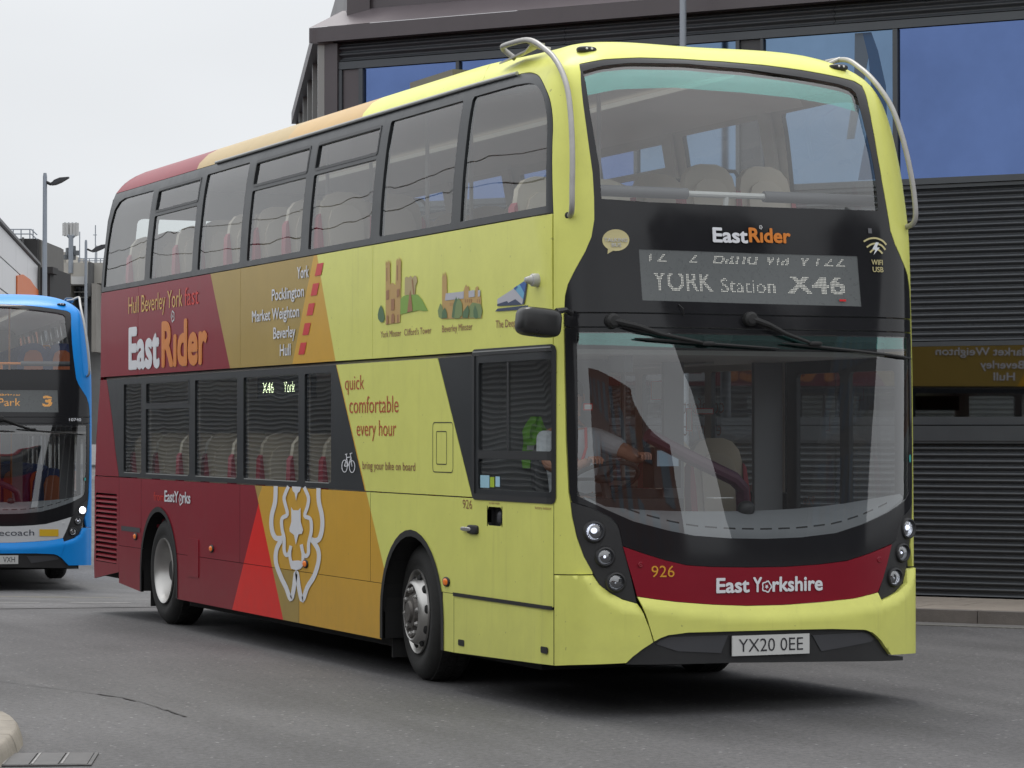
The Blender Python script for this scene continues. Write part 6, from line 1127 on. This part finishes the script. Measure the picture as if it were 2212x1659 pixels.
body_j=[(.52,1.20,1.12,.15,.12),(.52,1.22,1.30,.145,.11),(.52,1.22,1.50,.165,.12),(.50,1.21,1.66,.15,.10),(.49,1.18,1.76,.055,.055),(.48,1.15,1.84,.055,.06),(.47,1.13,1.91,.082,.095),(.47,1.13,1.99,.078,.095),
 (.33,1.20,1.67,.065,.065),(.28,1.05,1.50,.052,.052),(.40,.88,1.50,.040,.036),(.45,.80,1.535,.030,.028),
 (.70,1.20,1.67,.065,.065),(.84,1.02,1.58,.052,.052),(.83,.88,1.55,.040,.036),(.80,.80,1.56,.030,.028),
 (.42,1.05,1.08,.085,.085),(.40,.80,1.02,.065,.065),(.40,.78,.70,.05,.05),(.62,1.05,1.08,.085,.085),(.66,.80,1.02,.065,.065),(.66,.78,.70,.05,.05)]
body_e=[(0,1),(1,2),(2,3),(3,4),(4,5),(5,6),(6,7),(3,8),(8,9),(9,10),(10,11),(3,12),(12,13),(13,14),(14,15),(0,16),(16,17),(17,18),(0,19),(19,20),(20,21)]
b_=skin_person('body',[(*rel(j[:3]),*j[3:]) for j in body_j],body_e,SKIN,drv)
shirt_j=[(.52,1.20,1.14,.165,.135),(.52,1.22,1.30,.16,.125),(.52,1.22,1.50,.18,.135),(.50,1.21,1.665,.165,.115),(.49,1.19,1.735,.075,.07),(.33,1.20,1.67,.082,.078),(.28,1.08,1.53,.07,.068),(.70,1.20,1.67,.082,.078),(.82,1.05,1.60,.07,.068)]
skin_person('shirt',[(*rel(j[:3]),*j[3:]) for j in shirt_j],[(0,1),(1,2),(2,3),(3,4),(3,5),(5,6),(3,7),(7,8)],SHIRT,drv)
for hx,hy,hz,sg in ((.455,.785,1.54,1),(.795,.785,1.565,-1)):
    J=[(hx,hy+.02,hz,.026,.02),(hx,hy-.035,hz+.012,.034,.018)];E=[(0,1)]
    for k,(dx,ln) in enumerate(((-.03,.06),(-.01,.068),(.01,.064),(.03,.05))):
        a=len(J); J+=[(hx+dx,hy-.06,hz+.018,.0095,.0095),(hx+dx,hy-.06-ln*.5,hz+.008,.0088,.0088),(hx+dx,hy-.055-ln*.55,hz-.025,.008,.008)];E+=[(1,a),(a,a+1),(a+1,a+2)]
    a=len(J); J+=[(hx+sg*.035,hy-.01,hz+.01,.012,.012),(hx+sg*.055,hy-.04,hz+.005,.010,.010),(hx+sg*.05,hy-.065,hz-.005,.009,.009)];E+=[(0,a),(a,a+1),(a+1,a+2)]
    skin_person('hand',[(*rel(j[:3]),*j[3:]) for j in J],E,SKIN,drv)
m=MB(); m.blob(rel((.47,1.155,1.985)),(.088,.098,.085),2.2,18,12); m.build('hair',pbr('hair',(.05,.045,.04),.8),drv,True)
m=MB(); m.blob(rel((.47,1.028,1.925)),(.013,.022,.020),2,8,6); m.build('nose',SKIN,drv,True)
for dx in (-.032,.032): m=MB(); m.blob(rel((.47+dx,1.043,1.955)),(.012,.006,.007),2,8,6); m.build('eye',pbr('eye',(.03,.03,.03),.2),drv,True)
for dx in (-.088,.088): m=MB(); m.blob(rel((.47+dx,1.14,1.94)),(.012,.022,.030),2,8,6); m.build('ear',SKIN,drv,True)
m=MB(); m.tube([rel((.42,1.12,1.745)),rel((.455,1.06,1.62)),rel((.50,1.065,1.48))],.010,6); m.tube([rel((.57,1.12,1.745)),rel((.545,1.06,1.62)),rel((.50,1.065,1.48))],.010,6); m.build('lanyard',MV['red'],drv,True)
# hi-vis vest hanging behind the driver
hv=empty('hi_vis_vest',(.47,1.66,1.66)); tag(hv,'lime green hi-vis vest hanging behind the driver seen through the cab window','vest')
V=[];F=[];n=14
for j in range(n+1):
    z=.16-j*.34/n; w=.03+.06*min(1,j/4); 
    for i in range(7):
        x=-w+2*w*i/6; V.append((x*1.0,.015*math.sin(i*2.1+j*.7)+(.02 if i in (0,6) else 0),z))
for j in range(n):
    for i in range(6): F.append((j*7+i,j*7+i+1,j*7+i+8,j*7+i+7))
o=mesh('vest_cloth',V+[(a,b+.02,c) for a,b,c in V],F+[tuple(i+len(V) for i in reversed(f)) for f in F],pbr('hi_vis_green',(.22,.60,.04),.7),hv,True)
m=MB(); m.box((-.085,-.03,-.06),(.085,-.022,-.03)); m.build('reflective_strip',pbr('silver_tape',(.6,.6,.6),.4),hv)

# ------------------------------------------------------------ dark ribbed building
B0=Vector((7.673,7.564,0)); fd=Vector((math.cos(R(-52)),math.sin(R(-52)),0)); fn=Vector((fd.y,-fd.x,0))   # fn points to the road
if fn.dot(C0-B0)<0: fn=-fn
bld=empty('ribbed_building',(B0.x,B0.y,0)); tag(bld,'dark grey building of ribbed metal cladding and blue glass behind the yellow bus','building')
def fw(s,o,z): p=fd*s+fn*o; return (p.x,p.y,z)     # local to the building empty
M_CLAD=pbr('ribbed_cladding',(.084,.091,.100),.42,metal=.25,noise=.1,nscale=1.5)
M_FASC=pbr('fascia_metal',(.105,.092,.098),.42,metal=.2,noise=.12,nscale=2)
M_FRAME=pbr('frame_grey',(.075,.083,.092),.4,metal=.2,noise=.1)
M_DARKV=pbr('void_dark',(.010,.010,.011),.8)
def ribs(name,s0,s1,z0,z1,pitch=.0616,amp=.021,frm=fw,parent=bld,mat=M_CLAD):
    V=[];F=[];k=max(8,int(round((z1-z0)/pitch*8)));n=0
    for i in range(k+1):
        z=z0+(z1-z0)*i/k; ph=(z-z0)/pitch*2*math.pi
        o=amp*(math.cos(ph)*1.0); zz=z
        V+=[frm(s0,o,zz),frm(s1,o,zz)]
    F=[(2*i,2*i+1,2*i+3,2*i+2) for i in range(k)]
    return mesh(name,V,F,mat,parent,True,sharp=False)
def fbox(name,s0,s1,o0,o1,z0,z1,mat=M_FRAME,parent=bld,frm=fw):
    m=MB(); m.box((s0,o0,z0),(s1,o1,z1),fr=frm); return m.build(name,mat,parent)
SL=-7.33; SR=9.0
joints=[SL+.17,-4.4,-1.4,1.6,4.6,SR]
for a,b in zip(joints[:-1],joints[1:]):
    ribs('cladding_panel',a+.003,b-.003,.14,1.60)
    ribs('cladding_panel',a+.003,b-.003,2.60,4.07)
    ribs('cladding_panel',a+.003,b-.003,5.745,5.93,pitch=.072,amp=.022)
fbox('backing_wall',SL+.1,SR,-.25,-.03,-.8,5.95,M_DARKV)
fbox('flashing',SL+.17,SR,-.03,.035,1.605,1.63); fbox('flashing',SL+.17,SR,-.03,.045,1.63,1.775); fbox('flashing',SL+.17,SR,-.03,.02,1.785,1.86)
fbox('flashing',SL+.17,SR,-.03,.02,2.545,2.59); fbox('sill',SL+.17,SR,-.03,.05,4.115,4.175); fbox('sill',SL+.17,SR,-.03,.03,4.075,4.108); fbox('window_head',SL+.17,SR,-.03,.03,5.655,5.735)
fbox('corner_post',SL,SL+.165,-.2,.05,-.8,5.94,M_FASC)
fbox('corner_post',SL+.215,SL+.42,-.05,.005,4.18,5.65,M_FASC); fbox('mullion',SL+.17,SL+.21,-.03,.03,4.18,5.65); fbox('mullion',SL+.425,SL+.475,-.03,.03,4.18,5.65)
G_BLUE=pbr('blue_tinted_glass',(.125,.19,.40),.06,metal=1,noise=.22,nscale=.5)
G_BLUE2=pbr('grey_blue_glass',(.17,.26,.39),.06,metal=1,noise=.22,nscale=.5)
m=MB()
fb=[(SL+.475,-5.70,G_BLUE),(-5.65,-3.6,G_BLUE),(-3.55,-2.46,G_BLUE2),(-2.15,-.79,G_BLUE2),(-.73,2.6,G_BLUE),(2.66,6.0,G_BLUE),(6.06,SR,G_BLUE)]
for a,b,mt in fb: fbox('window_pane',a,b,-.02,-.01,4.18,5.65,mt)
for a,b in ((-5.70,-5.65),(-3.60,-3.55),(-2.46,-2.41),(-2.19,-2.15),(-.79,-.73),(2.60,2.66),(6.0,6.06)): fbox('mullion',a+.005,b-.005,-.03,.03,4.18,5.65)
fbox('infill_panel',-2.41,-2.19,-.03,0,4.18,5.65,M_GREYP)
# pale-and-blue swirl shapes laid on one pane
sw_=[(-1.02,5.64),(-.95,5.45),(-.87,5.1),(-.86,4.8),(-.90,4.5),(-.96,4.19),(-1.16,4.19),(-1.10,4.5),(-1.04,4.8),(-1.02,5.1),(-1.05,5.4),(-1.11,5.64)]
V,F=flatpoly([fw(a,-.007,b) for a,b in sw_],.002,tuple(fn)); mesh('window_swirl',V,F,pbr('blue_swirl',(.02,.07,.17),.15),bld)
V,F=flatpoly([fw(a,-.007,b) for a,b in [(-1.11,5.64),(-1.05,5.4),(-1.13,5.0),(-1.2,4.6),(-1.28,4.6),(-1.2,5.1),(-1.19,5.64)]],.002,tuple(fn)); mesh('window_swirl',V,F,pbr('grey_swirl',(.09,.12,.16),.2),bld)
# strip window reflecting the bus
G_STRIP=pbr('strip_window_glass',(.30,.30,.31),.02,metal=1)
for a,b in zip(joints[:-1],joints[1:]): fbox('strip_window',a+.004,b-.004,-.02,-.012,1.86,2.545,G_STRIP)
# fascia, sloping ledge, upper storeys
fbox('fascia',SL-.14,-1.4,-.1,.14,5.955,6.115,M_FASC); fbox('fascia',-1.397,4.6,-.1,.14,5.955,6.115,M_FASC); fbox('fascia',4.603,SR,-.1,.14,5.955,6.115,M_FASC)
m=MB(); m.add([fw(SL-.14,.14,6.118),fw(SR,.14,6.118),fw(SR,-.35,6.36),fw(SL-.02,-.35,6.36)],[(0,1,2,3)]); m.build('sloping_ledge',pbr('ledge_metal',(.17,.145,.155),.4,metal=.2,noise=.15,nscale=1.2),bld)
fbox('upper_wall',SL+.02,SR,-.6,-.36,6.30,6.62,M_FASC); fbox('cornice',SL-.04,SR,-.7,-.30,6.62,6.90,M_FASC); fbox('roof_block',SL+.02,SR,-8,-.5,6.9,8.6,M_CLAD)
# return wall going back up the street
e2=Vector((math.cos(R(72.8)),math.sin(R(72.8)),0)); c0=fd*SL+fn*.05; n2=Vector((-e2.y,e2.x,0))
def fw2(s,o,z): p=c0+e2*s+n2*o; return (p.x,p.y,z)
ribs('cladding_panel',.25,7.6,2.6,5.9,pitch=.0616,frm=fw2,amp=.02)
for s in (.0,1.6,3.2,4.8,6.4,7.6): fbox('wall_post',s,s+.10,-.1,.07,-.8,6.0,pbr('pale_post',(.30,.30,.29),.4,metal=.3),frm=fw2)
for z in (2.5,3.6,4.7): fbox('flashing',0,7.7,-.05,.06,z,z+.1,frm=fw2)
fbox('backing_wall',0,7.7,-.3,-.03,-.8,5.95,M_DARKV,frm=fw2); 
fbox('fascia',-.05,7.8,-.1,.13,5.94,6.09,M_FASC,frm=fw2); fbox('upper_wall',.1,7.6,-.5,-.25,6.1,6.9,M_FASC,frm=fw2)
# ------------------------------------------------------------ pavement and kerb along the building
KO=1.78
def slabline(s0,s1,o0,o1,z0,z1,mat,name,parent=None,kind=None):
    m=MB(); m.box((s0,o0,z0),(s1,o1,z1),fr=lambda s,o,z:(B0.x+fd.x*s+fn.x*o,B0.y+fd.y*s+fn.y*o,z)); o=m.build(name,mat,parent); 
    if kind: o['kind']=kind
    return o
M_PAVE=pbr('buff_paving',(.34,.295,.25),.8,noise=.16,nscale=5,bump=.3,bscale=60)
pv=empty('pavement'); pv['kind']='structure'
slabline(-6,SR,0,KO-.128,-.1,.108,pbr('paving_joint',(.12,.11,.1),.9),'pavement_bed',pv)
s=-3.0
while s<SR:
    for k in range(3):
        a=(KO-.13)/3; off=.3 if k%2 else 0
        m=slabline(s+off+.003,s+off+.597,k*a+.003,(k+1)*a-.003,.10,.12+random.uniform(0,.002),M_PAVE,'paving_slab',pv)
    s+=.6
s=-3.0
while s<SR:
    slabline(s+.004,s+.911,KO-.125,KO,-.05,.12,M_KERB,'kerb_stone',pv); s+=.915
slabline(-4,SR,KO,KO+.22,-.04,.006,pbr('gutter_channel',(.15,.145,.14),.8,noise=.2),'gutter_channel',pv)
slabline(-4,SR,KO+.26,KO+.36,0,.008,pbr('faded_line',(.20,.195,.18),.7,noise=.5,nscale=20),'road_marking',None,'structure')
# ------------------------------------------------------------ lamp posts
M_GALV=pbr('galvanised_steel',(.30,.33,.37),.5,metal=.3,noise=.1)
def lamp_post(u,top,depth,label,arm=True,r=.065,zb=-.7,rr_=None):
    lat=(u-1106)/5906.5*depth; p=C0+F0*depth+R0*lat; zt=1.7266+ (930.5-top)/5906.5*depth
    t=empty('lamp_post',(p.x,p.y,zb)); tag(t,label,'lamp post',group=None)
    h=zt-zb; m=MB(); m.lathe([(0,r*1.35),(h*.35,r*1.3),(h*.36,r),(h-.08,r*.75),(h,r*.55),(h+.0,0)],(0,0,0),'z',16); m.build('pole',M_GALV,t,True,sharp=50)
    if arm:
        d=R0*1.0; k=depth/5906.5; a=lambda du,dv:(d.x*du*k,d.y*du*k,h-dv*k)
        m=MB(); m.tube([a(3,20),a(12,24),a(16,22)],.035,8); m.build('bracket',M_RUB,t,True)
        V=[];F=[];nx=Vector((F0.x,F0.y,0))
        prof=[(14,27,22),(22,25,16),(34,20,11),(52,11,8.5)]
        for du,lo_,up_ in prof:
            for sgn in (-1,1):
                for dv in (lo_,up_):
                    w=.16 if 20<du<40 else .06; q=a(du,dv); V.append((q[0]+nx.x*w*sgn,q[1]+nx.y*w*sgn,q[2]))
        for i in range(3):
            b=i*4; F+=[(b,b+4,b+6,b+2),(b+1,b+3,b+7,b+5),(b,b+1,b+5,b+4),(b+2,b+6,b+7,b+3)]
        F+=[(0,2,3,1),(12,13,15,14)]
        mesh('lamp_head',V,F,pbr('lamp_head_dark',(.05,.05,.055),.5),t)
    return t
lamp_post(95.5,373,60,'taller nearer grey street lamp with a single arm, above the blue bus roof',True,.062)
lamp_post(184.5,518,95,'farther grey street lamp with one arm, just left of the yellow bus rear',True,.062)
t=lamp_post(1476,-160,27.2,'plain grey pole rising above the roof of the yellow bus by the building',False,.042,0)
# ------------------------------------------------------------ white clad wall at left
ew=Vector((.289,.957,0)).normalized(); lw=Vector((-ew.y,ew.x,0))
def ww(t,o,z): p=Vector((C0.x,C0.y,0))+ew*t+lw*o; return (p.x,p.y,z)
wb=empty('white_clad_building',ww(58,7.18,-.8)); tag(wb,'white panelled building with an orange recess behind the blue bus at the left edge','building')
def wl(t,o,z): p=Vector(ww(t,o,z))-wb.location; return tuple(p)
M_WCL=pbr('white_cladding',(.66,.66,.67),.4,noise=.05,nscale=.5)
zs_=[-.8,2.2,3.4,4.6,5.85,7.1,8.3,9.5]; ts_=[58,66,74,82,90,98,106,114,122,130]
m=MB()
for i in range(len(zs_)-1):
    for j in range(len(ts_)-1):
        if i>=1:
            m=MB(); m.box((ts_[j]+.02,7.18,zs_[i]+.03),(ts_[j+1]-.02,7.35,zs_[i+1]-.03),fr=wl); m.build('cladding_panel',M_WCL,wb)
m=MB(); m.box((58,7.25,-.8),(129.8,16,9.45),fr=wl); m.build('wall_core',pbr('joint_grey',(.16,.16,.17),.8),wb)
for i in range(len(zs_)-1):
    for k in range(4):
        m=MB(); m.box((57.88,7.2+2.2*k,zs_[i]+.03),(57.99,9.36+2.2*k,zs_[i+1]-.03),fr=wl); m.build('cladding_panel',M_WCL,wb)
m=MB(); m.box((57.85,7.05,9.5),(130.2,16,9.62),fr=wl); m.build('roof_edge',pbr('roof_edge_dark',(.07,.07,.075),.5),wb)
V,F=flatpoly([wl(114,7.12,5),wl(114,7.12,8.1),wl(118,7.12,8.38),wl(123,7.12,8.45),wl(126,7.12,8.35),wl(129.7,7.12,8.3),wl(129.7,7.12,5)],.05,tuple(-lw)); mesh('orange_recess',V,F,pbr('orange_panel',(.68,.15,.02),.5,noise=.06),wb)
# dark plant block with railings beyond it
def at(u,v,dep): 
    p=C0+F0*dep+R0*((u-1106)/5906.5*dep); return Vector((p.x,p.y,1.7266+(930.5-v)/5906.5*dep))
def vbox(name,u0,u1,v0,v1,d0,d1,mat,parent,org):
    """upright block given by where its front face stands"""
    a=at(u0,v1,d0);b=at(u1,v1,d0);zt=at(u0,v0,d0).z
    c=b+F0*(d1-d0);d=a+F0*(d1-d0); V=[Vector((q.x,q.y,z))-org for z in (a.z,zt) for q in (a,b,c,d)]
    return mesh(name,V,[(0,3,2,1),(4,5,6,7),(0,1,5,4),(1,2,6,5),(2,3,7,6),(3,0,4,7)],mat,parent)
o0=at(50,960,150); pb=empty('plant_block',o0); tag(pb,'dark rooftop plant block with a railing behind the white panelled building','building')
M_DK=pbr('dark_brick_block',(.035,.034,.034),.8,noise=.2,nscale=2); M_DK2=pbr('grey_side_block',(.16,.155,.145),.8,noise=.15,nscale=2)
vbox('block_wall',5,80,515,960,150,158,M_DK,pb,o0); vbox('block_side',80,88,519,960,150.5,158,M_DK2,pb,o0); vbox('vent_duct',46,49,512,540,149.6,149.9,pbr('duct',(.09,.09,.09),.6),pb,o0)
m=MB(); 
for v in (495,505): m.tube([at(10,v,150)-o0,at(66,v,150)-o0,at(79,v+12,150)-o0],.035,5)
for u in (10,27,44,63,70): m.tube([at(u,495,150)-o0,at(u,516,150)-o0],.035,5)
m.build('railing',M_GALV,pb)
o1=at(100,960,128); db=empty('dark_tower',o1); tag(db,'narrow dark block with an overhanging cap immediately right of the nearer street lamp pole','building')
vbox('tower_wall',86,107,577,960,128,134,M_DK,db,o1); vbox('tower_cap',100,113,576,590,127.5,129,M_DK,db,o1)
# concrete office block with mast
o2=at(170,960,175); ob=empty('concrete_building',o2); tag(ob,'pale concrete office block in the distance carrying a phone mast','building')
M_CC=pbr('weathered_concrete',(.44,.42,.38),.85,noise=.1,nscale=.3); M_CC2=pbr('pale_concrete_panel',(.55,.55,.54),.85,noise=.08,nscale=.3); M_GLD=pbr('far_window_glass',(.10,.12,.15),.2)
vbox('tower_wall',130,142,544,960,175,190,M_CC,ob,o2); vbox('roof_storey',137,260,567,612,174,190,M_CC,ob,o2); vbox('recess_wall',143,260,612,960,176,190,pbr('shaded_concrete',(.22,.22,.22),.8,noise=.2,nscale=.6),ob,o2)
vbox('pale_panel',153,181,597,614,173.6,173.9,M_CC2,ob,o2); vbox('left_wing',107,143,614,960,172,176,M_CC,ob,o2); vbox('wing_parapet',107,143,614,617,171.6,172,M_CC2,ob,o2)
vbox('stair_shaft',189,195,566,640,172.6,174,pbr('shaft_grey',(.10,.10,.10),.8),ob,o2); vbox('right_wing',197,207,612,760,172,176,pbr('stained_concrete',(.27,.255,.23),.85,noise=.2,nscale=.5),ob,o2)
for i in range(6):
    for j in range(4):
        u=146+i*7.5; v=620+j*11
        w_=vbox('window',u,u+5.5,v,v+8,175.5,175.8,M_CC2 if (i*3+j)%5==0 else M_GLD,ob,o2)
for v in (615,629,641): vbox('balcony_band',143,190,v,v+2.5,174.8,175.3,M_CC2,ob,o2)
m=MB()
for v in (558,563): m.tube([at(168,v,174)-o2,at(256,v,174)-o2],.03,4)
for u in range(168,256,12): m.tube([at(u,558,174)-o2,at(u,567,174)-o2],.03,4)
m.build('railing',M_GALV,ob)
o3=at(151,567,174); ms=empty('phone_mast',o3); tag(ms,'lattice phone mast with white antenna panels on the distant concrete roof','mast')
m=MB(); m.tube([at(152,590,174)-o3,at(152,508,174)-o3],.16,8); m.tube([at(145,508,174)-o3,at(152,516,174)-o3,at(159,508,174)-o3],.12,6); m.build('mast_pole',M_GALV,ms)
for u in (137.5,142,151,158,164.5):
    m=MB(); a=at(u-1.1,508,174)-o3;b=at(u+1.1,482,174.4)-o3; m.box((min(a.x,b.x),min(a.y,b.y),a.z),(max(a.x,b.x)+.01,max(a.y,b.y),b.z)); m.build('antenna_panel',M_CC2,ms)
m=MB()
for v in (484,506): m.tube([at(137,v,174.5)-o3,at(165,v,174.5)-o3],.06,4)
for u in (139,147,155,163): m.tube([at(u,480,174.5)-o3,at(u,510,174.5)-o3],.05,4)
m.build('antenna_frame',M_GALV,ms)
random.seed(3)
for k in range(10):
    u=140+random.random()*24; v=530+random.random()*25; a=at(u-2,v+9,174)-o3;b=at(u+2,v,174.5)-o3
    m=MB(); m.box((min(a.x,b.x),min(a.y,b.y),a.z),(max(a.x,b.x)+.05,max(a.y,b.y),b.z)); m.build('equipment_box',pbr('equipment_grey',(.13,.14,.15),.6),ms)
for k,(u,v) in enumerate(((171,500),(205,486),(208,530),(183,545))):
    oo=at(u,567,173.5); a=empty('aerial',oo); tag(a,['thin aerial beside the phone mast','tall thin aerial with a cross bar on the concrete roof','short aerial right of the farther street lamp','short aerial between mast and farther street lamp'][k],'aerial')
    m=MB(); m.tube([(0,0,0),tuple(at(u,v,173.5)-oo)],.035,5); 
    if k==1: m.tube([at(u-5,v+21,173.5)-oo,at(u+3,v+21,173.5)-oo],.03,4)
    m.build('rod',M_GALV,a)
# ------------------------------------------------------------ low hall added off frame at left for the side-window reflections
hall=empty('offframe_hall',(-8,-4,0)); tag(hall,'long low hall added off frame left of the yellow bus for window reflections','building')
m=MB(); m.box((-6,0,0),(0,52,3.3)); m.build('wall',pbr('hall_dark_brick',(.045,.04,.038),.8,noise=.3,nscale=3),hall)
m=MB(); m.box((-6.3,-.3,3.3),(.5,52.3,3.5)); m.build('roof',M_FASC,hall)
for k in range(13): ribs('cladding_panel',4*k+.01,4*k+3.99,.25,3.28,pitch=.078,amp=.026,frm=lambda s_,o_,z_:(.03-o_,s_,z_),parent=hall,mat=pbr('silver_cladding',(.28,.29,.29),.45,noise=.1,nscale=2))
for k,(x_,z_) in enumerate(((-7.4,5.0),(-7.2,6.2),(-7.6,7.3))):  # unseen wires added to draw dark lines in the upper-deck window reflections
    cb=empty('reflection_cable',(x_,6,z_)); tag(cb,['lowest','middle','topmost'][k]+' of the three black wires added off frame for upper-window reflections','cable','wires added for upper-window reflections')
    m=MB(); m.tube([(0,q*3.0,-.5*math.sin(math.pi*((q%5)/5))) for q in range(0,16)],.017,6); m.build('wire',M_RUB,cb)
# ------------------------------------------------------------ street behind the photographer (seen only in reflections)
def street_block(name,x0,y0,x1,y1,h,mat,label,floors,bays):
    t=empty(name,((x0+x1)/2,y1,0)); tag(t,label,'building')
    m=MB(); m.box((x0-t.location.x,y0-y1,0),(x1-t.location.x,0,h)); m.build('wall',mat,t)
    fh=(h-1)/floors;bw=(x1-x0)/bays
    for i in range(floors):
        for j in range(bays):
            m=MB(); a=x0+bw*(j+.25)-t.location.x; m.box((a,.0,i*fh+1.0),(a+bw*.5,.05,i*fh+1.0+fh*.55)); m.build('window',M_GLD,t)
street_block('brick_block',-34,-60,16,-48,8,pbr('street_brick',(.16,.07,.05),.8,noise=.2,nscale=2),'red brick block across the street behind the photographer',3,9)
street_block('grey_block',30,-58,56,-46,22,pbr('street_grey',(.12,.12,.125),.8,noise=.15,nscale=1),'tall grey rendered block across the street behind the photographer',5,10)
# notices pinned up inside the cab
for (x0,z0,x1,z1,y) in ((1.68,1.95,1.82,2.07,2.4),(1.955,1.73,1.99,1.88,2.4),(2.03,1.85,2.16,1.88,2.4),(.32,1.86,.37,1.89,.6)):
    m=MB(); m.box((x0,y,z0),(x1,y+.004,z1)); nb=m.build('paper_notice',pbr('paper',(.7,.7,.68),.7),bus)
    m=MB(); m.box((x0-.006,y+.004,z0-.006),(x1+.006,y+.006,z1+.006)); m.build('red_border',MV['red'],nb)
